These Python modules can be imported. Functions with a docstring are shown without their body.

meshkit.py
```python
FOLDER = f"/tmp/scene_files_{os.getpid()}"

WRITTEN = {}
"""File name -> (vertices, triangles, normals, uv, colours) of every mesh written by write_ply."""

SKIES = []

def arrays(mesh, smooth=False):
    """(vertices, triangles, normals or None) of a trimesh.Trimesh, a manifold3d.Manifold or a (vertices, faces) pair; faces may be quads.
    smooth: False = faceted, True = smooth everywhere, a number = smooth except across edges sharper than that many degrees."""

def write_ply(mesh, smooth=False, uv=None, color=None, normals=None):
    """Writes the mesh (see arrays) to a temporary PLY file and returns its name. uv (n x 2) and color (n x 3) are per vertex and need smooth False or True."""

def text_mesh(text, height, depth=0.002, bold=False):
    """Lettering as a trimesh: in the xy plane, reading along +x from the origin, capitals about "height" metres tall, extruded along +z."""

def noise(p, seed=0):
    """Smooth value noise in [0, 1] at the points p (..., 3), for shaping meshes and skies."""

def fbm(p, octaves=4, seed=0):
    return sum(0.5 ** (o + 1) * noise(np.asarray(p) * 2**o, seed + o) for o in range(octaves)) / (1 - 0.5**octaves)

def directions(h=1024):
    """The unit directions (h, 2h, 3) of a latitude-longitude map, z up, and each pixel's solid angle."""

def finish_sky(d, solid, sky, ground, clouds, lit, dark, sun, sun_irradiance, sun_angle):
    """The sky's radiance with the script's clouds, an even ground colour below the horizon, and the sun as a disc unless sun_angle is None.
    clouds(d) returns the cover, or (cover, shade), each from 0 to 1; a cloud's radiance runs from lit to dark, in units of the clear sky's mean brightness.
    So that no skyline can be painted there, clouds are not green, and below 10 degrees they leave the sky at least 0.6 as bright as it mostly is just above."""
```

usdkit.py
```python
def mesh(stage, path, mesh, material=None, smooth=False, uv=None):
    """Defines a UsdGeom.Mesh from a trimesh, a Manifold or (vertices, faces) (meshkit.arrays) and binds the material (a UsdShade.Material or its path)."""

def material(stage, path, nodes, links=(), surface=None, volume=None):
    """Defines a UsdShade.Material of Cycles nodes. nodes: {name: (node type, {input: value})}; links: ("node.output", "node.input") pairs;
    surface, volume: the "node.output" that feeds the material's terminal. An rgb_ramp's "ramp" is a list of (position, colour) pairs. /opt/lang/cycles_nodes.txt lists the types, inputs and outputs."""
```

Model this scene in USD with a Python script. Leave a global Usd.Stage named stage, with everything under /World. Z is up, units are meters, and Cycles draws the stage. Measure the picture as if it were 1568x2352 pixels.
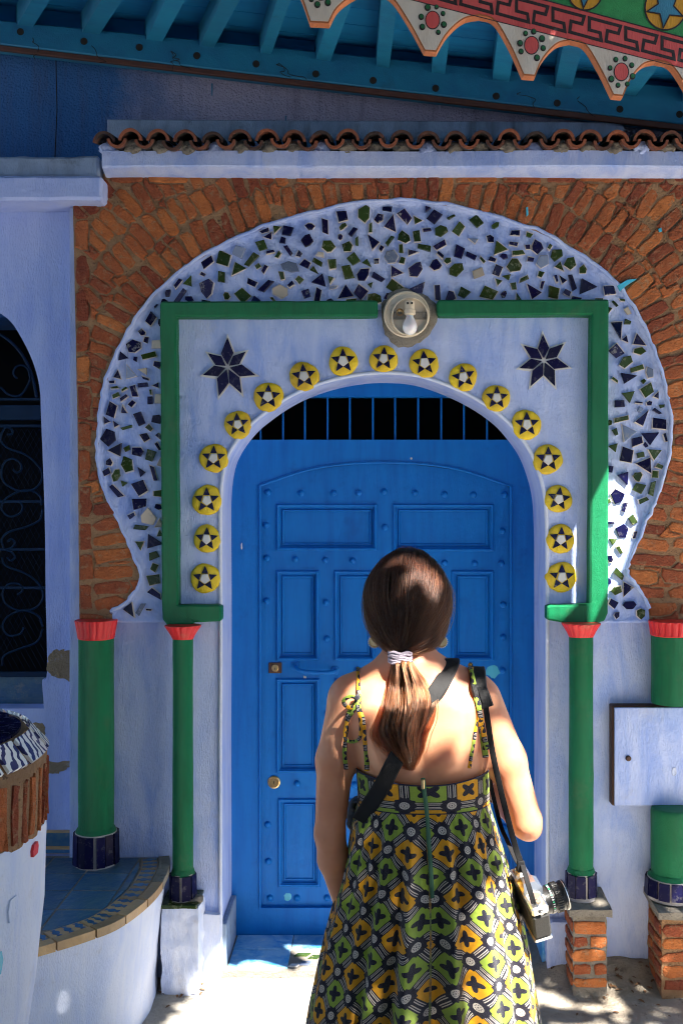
import math, random
import numpy as np
import trimesh, usdkit, meshkit
import mapbox_earcut
from shapely.geometry import Polygon, LineString, Point, box as sbox
from shapely.ops import unary_union
from scipy.ndimage import map_coordinates
from pxr import Usd, UsdGeom, UsdLux, UsdShade, Gf, Sdf, Vt

stage = Usd.Stage.CreateInMemory()
UsdGeom.SetStageUpAxis(stage, 'Z')
UsdGeom.SetStageMetersPerUnit(stage, 1.0)
world = UsdGeom.Xform.Define(stage, '/World')
stage.SetDefaultPrim(world.GetPrim())
UsdGeom.Scope.Define(stage, '/World/Looks')

# ---------------------------------------------------------------- camera, sky, sun
H, D0, F, X0, Y0 = 1.78, 3.8, 2280.0, 850.0, 1176.0     # eye height, distance to the wall (m); focal length and centre in survey units
EXPOSURE = 2.85
cam = UsdGeom.Camera.Define(stage, '/World/camera')
cam.AddTranslateOp().Set(Gf.Vec3d(0, -D0, H))
cam.AddRotateXOp().Set(90.0)
cam.CreateHorizontalApertureAttr(24.0)
cam.CreateVerticalApertureAttr(36.0)
cam.CreateFocalLengthAttr(24.0 * F / 1568.0)
cam.CreateHorizontalApertureOffsetAttr(24.0 * (784.0 - X0) / 1568.0)
cam.CreateClippingRangeAttr(Gf.Vec2f(0.05, 1000))
cam.CreateFStopAttr(11.0)
cam.CreateFocusDistanceAttr(2.7)
cam.CreateExposureAttr(EXPOSURE)

SUN_EL, SUN_AZ = math.radians(52), math.radians(38)     # azimuth to the right of straight out from the wall
SD = np.array([math.sin(SUN_AZ) * math.cos(SUN_EL), -math.cos(SUN_AZ) * math.cos(SUN_EL), math.sin(SUN_EL)])
sun = UsdLux.DistantLight.Define(stage, '/World/sun')
sun.CreateIntensityAttr(1.25)
sun.CreateAngleAttr(0.53)
sun.CreateNormalizeAttr(True)
sun.CreateColorAttr(Gf.Vec3f(1.0, 0.94, 0.85))
sun.AddTransformOp().Set(Gf.Matrix4d().SetRotate(Gf.Rotation(Gf.Vec3d(0, 0, 1), Gf.Vec3d(*SD))))
sky = UsdLux.DomeLight.Define(stage, '/World/sky')
sky.CreateIntensityAttr(1.0)
skym = usdkit.material(stage, '/World/Looks/sky_air', {
    's': ('sky_texture', {'sky_type': 'single_scattering', 'sun_disc': False, 'sun_elevation': SUN_EL,
                          'sun_rotation': math.atan2(SD[0], SD[1]), 'altitude': 600.0}),
    'b': ('background_shader', {'strength': 0.05})}, [('s.color', 'b.color')], surface='b.background')
UsdShade.MaterialBindingAPI.Apply(sky.GetPrim()).Bind(skym)
sky.GetPrim().SetCustomDataByKey('kind', 'structure')

# ---------------------------------------------------------------- helpers
rng = np.random.default_rng(7)
random.seed(7)


def P(px, py, Y):
    """survey units on the plane at depth Y -> world point"""
    s = (D0 + Y) / F
    return np.array([(px - X0) * s, Y, H - (py - Y0) * s])


def PZ(px, py, Z):
    """survey units on the level plane at height Z -> world point"""
    d = F * (H - Z) / (py - Y0)
    return np.array([(px - X0) * d / F, d - D0, Z])


def XZ(pts, Y=0.0):
    return [(p[0], p[2]) for p in (P(a, b, Y) for a, b in pts)]


used, ORIG = {}, {}


def numbered(path):
    k = used.get(path, -1) + 1
    used[path] = k
    return path if k == 0 else f'{path}_{k:03d}'


def tag(prim, label=None, cat=None, group=None, kind=None):
    for k, v in (('label', label), ('category', cat), ('group', group), ('kind', kind)):
        if v:
            prim.SetCustomDataByKey(k, v)


def thing(name, label, cat, org=(0, 0, 0), group=None, kind=None):
    p = numbered('/World/' + name)
    x = UsdGeom.Xform.Define(stage, p)
    x.AddTranslateOp().Set(Gf.Vec3d(*map(float, org)))
    ORIG[p] = np.array(org, float)
    tag(x.GetPrim(), label, cat, group, kind)
    return p


def obj(name, mesh, mat, parent=None, smooth=False, label=None, cat=None, group=None, kind=None, uv=None):
    p = numbered((parent or '/World') + '/' + name)
    if hasattr(mesh, 'vertices'):
        v, f = np.array(mesh.vertices, float), np.array(mesh.faces)
    else:
        v, f = np.array(mesh[0], float), np.array(mesh[1], int)
        if f.shape[1] == 4:
            f = np.vstack([f[:, [0, 1, 2]], f[:, [0, 2, 3]]])
    o = ORIG.get('/'.join((parent or '').split('/')[:3]), np.zeros(3))
    m = usdkit.mesh(stage, p, (v - o, f), mat, smooth, uv)
    tag(m.GetPrim(), label, cat, group, kind)
    return p


def join(ms):
    vs, fs, n = [], [], 0
    for m in ms:
        v, f = (np.array(m.vertices), np.array(m.faces)) if hasattr(m, 'vertices') else (np.array(m[0], float), np.array(m[1], int))
        if f.shape[1] == 4:
            f = np.vstack([f[:, [0, 1, 2]], f[:, [0, 2, 3]]])
        vs.append(v); fs.append(f + n); n += len(v)
    return np.vstack(vs), np.vstack(fs)


def ccw(pts):
    pts = np.asarray(pts, float)
    a = np.sum(pts[:, 0] * np.roll(pts[:, 1], -1) - np.roll(pts[:, 0], -1) * pts[:, 1])
    return pts if a > 0 else pts[::-1]


def inset(pts, b):
    pts = ccw(pts)
    e = np.roll(pts, -1, 0) - pts
    e /= np.maximum(np.linalg.norm(e, axis=1, keepdims=True), 1e-9)
    n = np.stack([-e[:, 1], e[:, 0]], 1)
    m = n + np.roll(n, 1, 0)
    m /= np.maximum((m * m).sum(1, keepdims=True) / 2, 0.35)
    return pts + m * b


def earcut(pts):
    pts = np.asarray(pts, float)
    return mapbox_earcut.triangulate_float64(pts, np.array([len(pts)], np.uint32)).reshape(-1, 3).astype(int)


def chip(pts, yf, yb, bev=0.003, tilt=(0, 0), back=False):
    """a plate with outline pts in (x, z), front face at yf towards the viewer, back at yb, rounded front arris"""
    a = ccw(pts); n = len(a); i = inset(a, bev); c = a.mean(0)
    ty = lambda q: (q - c) @ np.array(tilt)
    A = np.stack([a[:, 0], np.full(n, yb), a[:, 1]], 1)
    B = np.stack([a[:, 0], yf + bev * 0.8 + ty(a), a[:, 1]], 1)
    C = np.stack([i[:, 0], yf + ty(i), i[:, 1]], 1)
    k = np.arange(n); k2 = (k + 1) % n
    q = lambda o, p: np.vstack([np.stack([k + o, k2 + o, k2 + p], 1), np.stack([k + o, k2 + p, k + p], 1)])
    t = earcut(i)
    tc = i[t]
    ar = (tc[:, 1, 0] - tc[:, 0, 0]) * (tc[:, 2, 1] - tc[:, 0, 1]) - (tc[:, 2, 0] - tc[:, 0, 0]) * (tc[:, 1, 1] - tc[:, 0, 1])
    t[ar < 0] = t[ar < 0][:, ::-1]
    fs = [q(0, n), q(n, 2 * n), t + 2 * n]
    if back:
        fs.append(earcut(a)[:, ::-1])
    return np.vstack([A, B, C]), np.vstack(fs)


def slab(poly, y0, y1):
    """extrudes a shapely polygon in (x, z) from depth y0 to y1"""
    out = []
    for g in getattr(poly, 'geoms', [poly]):
        if g.area < 1e-7:
            continue
        m = trimesh.creation.extrude_polygon(g, y1 - y0, engine='earcut')
        v = np.array(m.vertices)
        out.append((np.stack([v[:, 0], y0 + v[:, 2], v[:, 1]], 1), np.array(m.faces)[:, ::-1]))
    return join(out)


def box(x0, x1, y0, y1, z0, z1, b=0.0):
    v = []
    if b <= 0:
        m = trimesh.creation.box([x1 - x0, y1 - y0, z1 - z0])
        m.apply_translation([(x0 + x1) / 2, (y0 + y1) / 2, (z0 + z1) / 2])
        return m
    for sx in (0, 1):
        for sy in (0, 1):
            for sz in (0, 1):
                X, Y, Z = (x0, x1)[sx], (y0, y1)[sy], (z0, z1)[sz]
                dx, dy, dz = b * (1 - 2 * sx), b * (1 - 2 * sy), b * (1 - 2 * sz)
                v += [(X, Y + dy, Z + dz), (X + dx, Y, Z + dz), (X + dx, Y + dy, Z)]
    return trimesh.convex.convex_hull(np.array(v))


def tube(pts, r, n=8, up=None, flat=1.0, closed=False):
    """swept round (or flattened) section along pts; r may vary"""
    pts = np.asarray(pts, float); m = len(pts)
    r = np.broadcast_to(np.asarray(r, float), (m,))
    T = np.gradient(pts, axis=0) if not closed else np.roll(pts, -1, 0) - np.roll(pts, 1, 0)
    T /= np.maximum(np.linalg.norm(T, axis=1, keepdims=True), 1e-9)
    U = np.zeros_like(pts)
    u = np.array(up if up is not None else (0.13, -0.9, 0.41), float)
    for k in range(m):
        w = u - T[k] * (u @ T[k])
        if np.linalg.norm(w) < 1e-3:
            w = np.cross(T[k], [1, 0, 0.3])
        w /= np.linalg.norm(w)
        U[k] = w
        if up is None:
            u = w
    S = np.cross(T, U)
    a = np.arange(n) * 2 * np.pi / n
    V = pts[:, None] + r[:, None, None] * (np.cos(a)[None, :, None] * S[:, None] + flat * np.sin(a)[None, :, None] * U[:, None])
    v = V.reshape(-1, 3); f = []
    for k in range(m if closed else m - 1):
        for j in range(n):
            A, B = k * n + j, k * n + (j + 1) % n
            C, D = ((k + 1) % m) * n + (j + 1) % n, ((k + 1) % m) * n + j
            f += [(A, B, C), (A, C, D)]
    if not closed:
        for j in range(1, n - 1):
            f.append((0, j + 1, j)); f.append(((m - 1) * n, (m - 1) * n + j, (m - 1) * n + j + 1))
    return v, np.array(f)[:, ::-1]


def lathe(prof, n=48, c=(0, 0, 0), mod=None, a0=0.0, a1=2 * np.pi):
    prof = np.asarray(prof, float); full = abs(a1 - a0 - 2 * np.pi) < 1e-6
    a = a0 + (a1 - a0) * np.arange(n + (0 if full else 1)) / n; k = len(a)
    R = prof[:, 0][:, None] * np.ones(k)
    if mod is not None:
        R = R * mod(a[None, :], prof[:, 1][:, None])
    V = np.stack([c[0] + R * np.cos(a), c[1] + R * np.sin(a), c[2] + prof[:, 1][:, None] * np.ones(k)], -1).reshape(-1, 3)
    f = []
    for i in range(len(prof) - 1):
        for j in range(k if full else k - 1):
            A, B = i * k + j, i * k + (j + 1) % k
            f += [(A, B, B + k), (A, B + k, A + k)]
    return V, np.array(f)


def rnd(a, b):
    return float(rng.uniform(a, b))


def catmull(pts, n=10, closed=False):
    p = np.asarray(pts, float)
    q = np.vstack([p[-1], p, p[0], p[1]]) if closed else np.vstack([2 * p[0] - p[1], p, 2 * p[-1] - p[-2]])
    out = []
    for i in range(1, len(q) - 2):
        t = np.linspace(0, 1, n, endpoint=False)[:, None]
        out.append(0.5 * ((2 * q[i]) + (-q[i - 1] + q[i + 1]) * t + (2 * q[i - 1] - 5 * q[i] + 4 * q[i + 1] - q[i + 2]) * t ** 2 + (-q[i - 1] + 3 * q[i] - 3 * q[i + 1] + q[i + 2]) * t ** 3))
    if not closed:
        out.append(p[-1:])
    return np.vstack(out)


# ---------------------------------------------------------------- materials
class R(str):
    pass


class G:
    def __init__(s):
        s.n, s.l, s.k = {}, [], 0

    def add(s, kind, out, **kw):
        s.k += 1
        nm, c = f'{kind}_{s.k}', {}
        for k, v in kw.items():
            if isinstance(v, R):
                s.l.append((str(v), f'{nm}.{k}'))
            else:
                c[k] = v
        s.n[nm] = (kind, c)
        return R(f'{nm}.{out}')

    def pos(s, scale=None):
        p = s.add('geometry', 'position')
        return p if scale is None else s.add('mapping', 'vector', vector=p, scale=scale)

    def noise(s, scale, detail=4.0, rough=0.55, vec=None, dist=0.0):
        return s.add('noise_texture', 'fac', vector=vec if vec is not None else s.pos(), scale=float(scale), detail=float(detail), roughness=rough, distortion=float(dist))

    def ramp(s, fac, stops):
        return s.add('rgb_ramp', 'color', fac=fac, ramp=stops)

    def mix(s, fac, a, b, t='mix'):
        return s.add('mix_color', 'result', fac=fac, a=a, b=b, blend_type=t)

    def m(s, op, a, b=0.0, c=0.0):
        return s.add('math', 'value', math_type=op, value1=a, value2=b, value3=c)

    def mask(s, fac, lo, hi):
        return s.add('map_range', 'result', value=fac, from_min=lo, from_max=hi, to_min=0.0, to_max=1.0, clamp=True)

    def bump(s, h, dist=0.004, strength=1.0, normal=None):
        kw = {'normal': normal} if normal is not None else {}
        return s.add('bump', 'normal', height=h, distance=dist, strength=strength, **kw)

    def done(s, name, base, rough=0.6, normal=None, **kw):
        kw = {'normal': normal, **kw} if normal is not None else kw
        o = s.add('principled_bsdf', 'BSDF', base_color=base, roughness=rough, **kw)
        return usdkit.material(stage, '/World/Looks/' + name, s.n, s.l, surface=str(o))


def paint(name, c, c2=None, c3=None, rough=0.5, bump=0.0015, streak=(5, 5, 1.2), fs=70.0, amt=1.0, stain=None, edge=None, rnd_amt=0.0, **kw):
    """brushed paint or limewash: two tones laid in strokes, small dirt, fine relief"""
    g = G()
    c2 = c2 or tuple(x * 0.8 for x in c); c3 = c3 or tuple(min(1, x * 1.1) for x in c)
    v = g.pos(streak)
    n1 = g.noise(3.0, 6, 0.62, v, 0.6)
    n2 = g.noise(1.3, 4, 0.6, None, 0.3)
    col = g.mix(g.m('multiply', g.mask(n1, 0.42, 0.66), amt), c, c2)
    col = g.mix(g.m('multiply', g.mask(n2, 0.45, 0.7), 0.7 * amt), col, c3)
    if stain:
        sc, sm = stain
        n4 = g.noise(7.0, 8, 0.7)
        col = g.mix(g.m('multiply', g.mask(n4, 0.58, 0.72), sm), col, sc)
    if rnd_amt:
        r = g.add('object_info', 'random')
        col = g.add('hsv', 'color', color=col, value=g.m('add', g.m('multiply', r, rnd_amt), 1 - rnd_amt / 2), saturation=1.0, hue=0.5)
    h = g.m('add', g.m('multiply', g.noise(fs, 5, 0.6, v), 0.6), g.noise(14, 4, 0.6))
    nrm = g.bump(h, bump * 2.2, 0.9)
    return g.done(name, col, rough, nrm, **kw)


def plain(name, c, rough=0.5, **kw):
    return G().done(name, c, rough, **kw)


LAV = (0.43, 0.515, 0.80)
m_lav = paint('lavender_limewash', LAV, (0.26, 0.37, 0.75), (0.53, 0.59, 0.79), rough=0.75, bump=0.0042, fs=45, stain=((0.42, 0.38, 0.36), 0.25))
m_left = paint('blue_limewash', (0.33, 0.42, 0.74), (0.25, 0.34, 0.70), (0.42, 0.48, 0.74), rough=0.75, bump=0.003, fs=50, stain=((0.42, 0.40, 0.45), 0.2))
m_white = paint('pale_limewash', (0.58, 0.63, 0.77), (0.46, 0.54, 0.76), (0.65, 0.67, 0.75), rough=0.8, bump=0.0025, stain=((0.40, 0.34, 0.30), 0.4))
m_cap = paint('weathered_blue_cement', (0.22, 0.30, 0.44), (0.10, 0.14, 0.2), (0.30, 0.36, 0.46), rough=0.85, bump=0.003, stain=((0.03, 0.035, 0.04), 0.8))
m_door = paint('door_blue_paint', (0.001, 0.152, 0.52), (0.001, 0.122, 0.45), (0.002, 0.18, 0.56), rough=0.40, specular_ior_level=0.25, stain=((0.001, 0.085, 0.34), 0.6), bump=0.0015, streak=(9, 9, 0.8), fs=120)
m_doordark = paint('grille_blue_paint', (0.002, 0.018, 0.05), rough=0.5, specular_ior_level=0.15, bump=0.0008)
m_green = paint('green_gloss_paint', (0.001, 0.135, 0.050), (0.001, 0.105, 0.038), (0.004, 0.165, 0.068), rough=0.45, specular_ior_level=0.25, stain=((0.06, 0.13, 0.06), 0.55), bump=0.0032, streak=(12, 12, 2), fs=90)
m_red = paint('red_gloss_paint', (0.62, 0.012, 0.016), (0.5, 0.008, 0.012), (0.68, 0.02, 0.02), rough=0.4, bump=0.002, stain=((0.45, 0.25, 0.15), 0.5))
m_teal = paint('teal_wood_paint', (0.003, 0.145, 0.29), (0.002, 0.11, 0.25), (0.005, 0.18, 0.31), rough=0.55, bump=0.0012, streak=(3, 3, 3), stain=((0.01, 0.05, 0.09), 0.4), rnd_amt=0.35)
m_tealdeck = paint('blue_deck_paint', (0.002, 0.18, 0.42), (0.002, 0.13, 0.35), (0.003, 0.22, 0.46), rough=0.6, bump=0.0012, streak=(1, 6, 6), stain=((0.01, 0.05, 0.09), 0.3), rnd_amt=0.2)
m_brown = paint('brown_timber', (0.06, 0.018, 0.012), rough=0.7)
m_black = plain('black_hole', (0.004, 0.004, 0.004), 0.9)
m_dark = plain('unlit_room', (0.012, 0.012, 0.014), 0.95)
m_yellow = paint('yellow_enamel', (0.72, 0.50, 0.004), (0.6, 0.36, 0.004), (0.76, 0.56, 0.01), rough=0.38, bump=0.003, fs=60, stain=((0.30, 0.17, 0.01), 0.45), rnd_amt=0.2)
m_ivory = paint('ivory_tile', (0.62, 0.6, 0.57), (0.5, 0.48, 0.46), rough=0.35, bump=0.001)


def glaze(name, c, rough=0.12, wear=None, w=0.5, spec=0.32):
    g = G()
    r = g.add('object_info', 'random')
    base = g.add('hsv', 'color', color=c, value=g.m('add', g.m('multiply', r, 0.7), 0.65), saturation=1.0, hue=0.5)
    nz = g.noise(55, 5, 0.7)
    base = g.mix(g.m('multiply', g.mask(nz, 0.56, 0.64), w), base, wear or (0.35, 0.34, 0.30))
    nrm = g.bump(g.noise(26, 3, 0.5), 0.0025, 0.8)
    return g.done(name, base, g.m('add', g.m('multiply', g.mask(nz, 0.55, 0.64), 0.5), rough), nrm, specular_ior_level=spec)


m_navy = glaze('navy_glaze', (0.005, 0.005, 0.035), 0.14, w=0.10, spec=0.2)
m_navyb = glaze('navy_base_glaze', (0.005, 0.005, 0.035), 0.34, w=0.15, spec=0.1)
m_navy2 = glaze('navy_worn_glaze', (0.007, 0.007, 0.045), 0.14, w=0.5)
m_olive = glaze('olive_glaze', (0.026, 0.046, 0.010), 0.12, (0.26, 0.25, 0.17), 0.35)
m_grey = glaze('slate_glaze', (0.16, 0.20, 0.30), 0.2)
m_bone = glaze('broken_biscuit', (0.45, 0.38, 0.30), 0.5)
m_grout = paint('grey_grout', (0.40, 0.37, 0.36), rough=0.9, bump=0.002)


def brickmat(name, c, c2):
    g = G()
    r = g.add('object_info', 'random')
    n = g.noise(22, 7, 0.7)
    col = g.mix(g.mask(n, 0.4, 0.68), c, c2)
    col = g.add('hsv', 'color', color=col, value=g.m('add', g.m('multiply', r, 0.75), 0.58), saturation=1.0, hue=g.m('add', g.m('multiply', r, 0.02), 0.488))
    n2 = g.noise(38, 8, 0.75)
    col = g.mix(g.m('multiply', g.mask(n2, 0.54, 0.67), 0.8), col, (0.36, 0.23, 0.125))
    n3 = g.noise(9, 9, 0.75)
    col = g.mix(g.mask(n3, 0.70, 0.73), col, (0.5, 0.48, 0.5))
    h = g.m('add', g.noise(120, 6, 0.7), g.m('multiply', g.noise(30, 5, 0.6), 1.5))
    return g.done(name, col, 0.88, g.bump(h, 0.013, 1.0))


m_brick = brickmat('fired_brick', (0.41, 0.102, 0.028), (0.30, 0.068, 0.019))
m_brick2 = brickmat('fired_brick_orange', (0.46, 0.125, 0.036), (0.34, 0.086, 0.025))


def mortarmat(name, c, c2, c3):
    g = G()
    col = g.mix(g.mask(g.noise(18, 9, 0.75), 0.35, 0.65), c, c2)
    col = g.mix(g.m('multiply', g.mask(g.noise(60, 6, 0.7), 0.58, 0.66), 0.8), col, c3)
    h = g.m('add', g.noise(160, 6, 0.75), g.m('multiply', g.noise(35, 6, 0.7), 2.0))
    return g.done(name, col, 0.95, g.bump(h, 0.012, 1.0))


m_mortar = mortarmat('sandy_mortar', (0.42, 0.25, 0.13), (0.33, 0.175, 0.085), (0.10, 0.05, 0.03))
m_scar = mortarmat('bared_sandy_render', (0.36, 0.27, 0.17), (0.27, 0.19, 0.11), (0.40, 0.38, 0.40))
m_cement = mortarmat('grey_cement', (0.33, 0.30, 0.25), (0.23, 0.20, 0.165), (0.12, 0.10, 0.085))


def groundmat():
    g = G()
    col = g.mix(g.mask(g.noise(3.2, 9, 0.7), 0.38, 0.66), (0.44, 0.39, 0.32), (0.27, 0.225, 0.17))
    col = g.mix(g.m('multiply', g.mask(g.noise(26, 8, 0.75), 0.57, 0.68), 0.75), col, (0.13, 0.095, 0.07))
    col = g.mix(g.m('multiply', g.mask(g.noise(11, 6, 0.7), 0.6, 0.7), 0.5), col, (0.52, 0.49, 0.44))
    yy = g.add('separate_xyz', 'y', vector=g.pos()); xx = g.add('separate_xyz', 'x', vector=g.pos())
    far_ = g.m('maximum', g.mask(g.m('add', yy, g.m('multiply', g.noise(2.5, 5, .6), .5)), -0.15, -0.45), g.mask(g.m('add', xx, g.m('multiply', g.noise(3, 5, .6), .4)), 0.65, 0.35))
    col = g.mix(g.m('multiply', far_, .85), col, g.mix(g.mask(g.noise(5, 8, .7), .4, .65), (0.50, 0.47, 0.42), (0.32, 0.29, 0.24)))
    h = g.m('add', g.noise(140, 6, 0.7), g.m('multiply', g.noise(22, 6, 0.65), 3.0))
    return g.done('dusty_cement_ground', col, 0.93, g.bump(h, 0.014, 1.0))


m_ground = groundmat()


def terracotta():
    g = G()
    p = g.add('separate_xyz', 'y', vector=g.pos())
    n = g.noise(20, 7, 0.7)
    col = g.mix(g.mask(n, 0.4, 0.65), (0.36, 0.10, 0.04), (0.26, 0.065, 0.028))
    soot = g.m('multiply', g.mask(p, -0.150, -0.125), g.mask(g.noise(9, 6, 0.7), 0.3, 0.5))
    col = g.mix(soot, col, (0.028, 0.024, 0.022))
    return g.done('roof_terracotta', col, 0.85, g.bump(g.noise(60, 6, 0.7), 0.005))


m_roof = terracotta()


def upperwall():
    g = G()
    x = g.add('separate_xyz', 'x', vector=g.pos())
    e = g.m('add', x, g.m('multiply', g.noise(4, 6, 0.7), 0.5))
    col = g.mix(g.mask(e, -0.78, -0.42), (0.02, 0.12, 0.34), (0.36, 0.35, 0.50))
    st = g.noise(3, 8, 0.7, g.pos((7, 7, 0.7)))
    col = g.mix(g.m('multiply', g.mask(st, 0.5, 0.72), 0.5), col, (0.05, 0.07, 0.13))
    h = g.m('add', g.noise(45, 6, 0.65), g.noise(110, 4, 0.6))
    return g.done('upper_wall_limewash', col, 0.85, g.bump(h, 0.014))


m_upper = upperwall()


def zellige(name, c, c2, c3, rough=0.3):
    g = G()
    r = g.add('object_info', 'random')
    n = g.noise(9, 8, 0.72, None, 0.6)
    col = g.mix(g.mask(n, 0.40, 0.58), c, c2)
    n2 = g.noise(24, 8, 0.75)
    col = g.mix(g.m('multiply', g.mask(n2, 0.55, 0.68), 0.6), col, c3)
    col = g.add('hsv', 'color', color=col, value=g.m('add', g.m('multiply', r, 0.5), 0.75), saturation=1.0, hue=0.5)
    return g.done(name, col, rough, g.bump(g.noise(40, 4, 0.6), 0.003))


m_bench = zellige('worn_blue_tile', (0.018, 0.09, 0.19), (0.06, 0.13, 0.18), (0.20, 0.20, 0.17))
m_floor = zellige('sky_blue_floor_tile', (0.03, 0.24, 0.52), (0.22, 0.42, 0.60), (0.55, 0.58, 0.58), 0.4)
m_ochre = zellige('ochre_tile', (0.42, 0.27, 0.12), (0.34, 0.22, 0.11), (0.25, 0.22, 0.18), 0.45)
m_wave = zellige('blue_figure_glaze', (0.02, 0.10, 0.22), (0.03, 0.13, 0.26), (0.12, 0.16, 0.2), 0.35)
m_cyan = paint('cyan_tile', (0.06, 0.42, 0.58), rough=0.3)
m_cream = paint('cream_enamel', (0.66, 0.56, 0.42), (0.58, 0.48, 0.36), rough=0.4, bump=0.001)
m_brass = plain('brass', (0.62, 0.42, 0.2), 0.3, metallic=1.0)
m_rust = paint('rusty_iron', (0.07, 0.03, 0.018), rough=0.7)
m_bulb = G().done('frosted_bulb_glass', (0.72, 0.73, 0.74), 0.18, coat_weight=1.0, subsurface_weight=0.3)
m_vwhite = paint('valance_cream_paint', (0.66, 0.56, 0.46), (0.58, 0.46, 0.36), (0.70, 0.62, 0.54), rough=0.6, stain=((0.45, 0.25, 0.14), 0.4))
m_vred = paint('valance_coral_paint', (0.66, 0.085, 0.075), (0.58, 0.06, 0.055), (0.70, 0.12, 0.10), rough=0.55)
m_vgreen = paint('valance_green_paint', (0.03, 0.28, 0.07), (0.02, 0.20, 0.05), (0.10, 0.36, 0.14), rough=0.55, streak=(5, 5, 5))
m_vorange = paint('valance_orange_edge', (0.45, 0.14, 0.045), rough=0.6)
m_vyellow = paint('valance_amber_paint', (0.66, 0.30, 0.01), (0.55, 0.22, 0.01), rough=0.55)
m_vblack = plain('black_brush_line', (0.022, 0.012, 0.012), 0.6)
m_vblue = paint('valance_blue_paint', (0.04, 0.22, 0.33), rough=0.55)
m_vdot = paint('valance_bottle_green', (0.008, 0.12, 0.035), rough=0.5)
# ---------------------------------------------------------------- ground
def grid_sheet(x0, x1, y0, y1, nx, ny, zf):
    xs, ys = np.linspace(x0, x1, nx), np.linspace(y0, y1, ny)
    Xg, Yg = np.meshgrid(xs, ys, indexing='ij')
    v = np.stack([Xg, Yg, zf(Xg, Yg)], -1).reshape(-1, 3)
    i = np.arange(nx * ny).reshape(nx, ny)
    q = np.stack([i[:-1, :-1], i[1:, :-1], i[1:, 1:], i[:-1, 1:]], -1).reshape(-1, 4)
    return v, np.vstack([q[:, [0, 1, 2]], q[:, [0, 2, 3]]])


def gz(x, y):
    n = meshkit.fbm(np.stack([x * 5, y * 5, x * 0], -1), 4, 3)
    heap = np.clip((y + 0.22) / 0.2, 0, 1) ** 2 * np.clip((x - 0.55) / 0.15, 0, 1)
    return 0.018 * (n - 0.5) + heap * (0.05 + 0.05 * meshkit.fbm(np.stack([x * 9, y * 9, x * 0 + 5], -1), 4, 8))


obj('ground', grid_sheet(-2.5, 2.5, -3.2, 0.33, 260, 190, gz), m_ground, smooth=True, kind='structure')
far = unary_union([sbox(-30, -30, 30, -3.2), sbox(-30, -3.2, -2.5, 0.33), sbox(2.5, -3.2, 30, 0.33)])
mf = trimesh.creation.triangulate_polygon(far, engine='earcut')
obj('street', (np.column_stack([mf[0], np.full(len(mf[0]), -0.008)]), mf[1]), m_ground, kind='structure')

# ---------------------------------------------------------------- main wall with the arched doorway
DOOR_ARCH = [(507, 2262), (506, 1700), (507, 1430), (506, 1200), (507, 1136), (512, 1089), (522, 1050), (545, 1010), (575, 975), (605, 950),
             (645, 922), (696, 895), (760, 873), (825, 860), (888, 856), (957, 862), (1026, 884), (1095, 917), (1154, 958), (1193, 1001),
             (1221, 1044), (1240, 1095), (1250, 1140), (1254, 1190), (1256, 1300), (1256, 1700), (1257, 2262)]
arch = catmull(DOOR_ARCH[1:-1], 4)
arch = np.vstack([[DOOR_ARCH[0]], arch, [DOOR_ARCH[-1]]])
arch_poly = Polygon(XZ(arch))
wall_x0, wall_x1 = P(160, 0, 0)[0], P(1760, 0, 0)[0]
wall = thing('doorway_wall', 'lavender limewashed house wall with arched opening round the blue door', 'wall')
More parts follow.
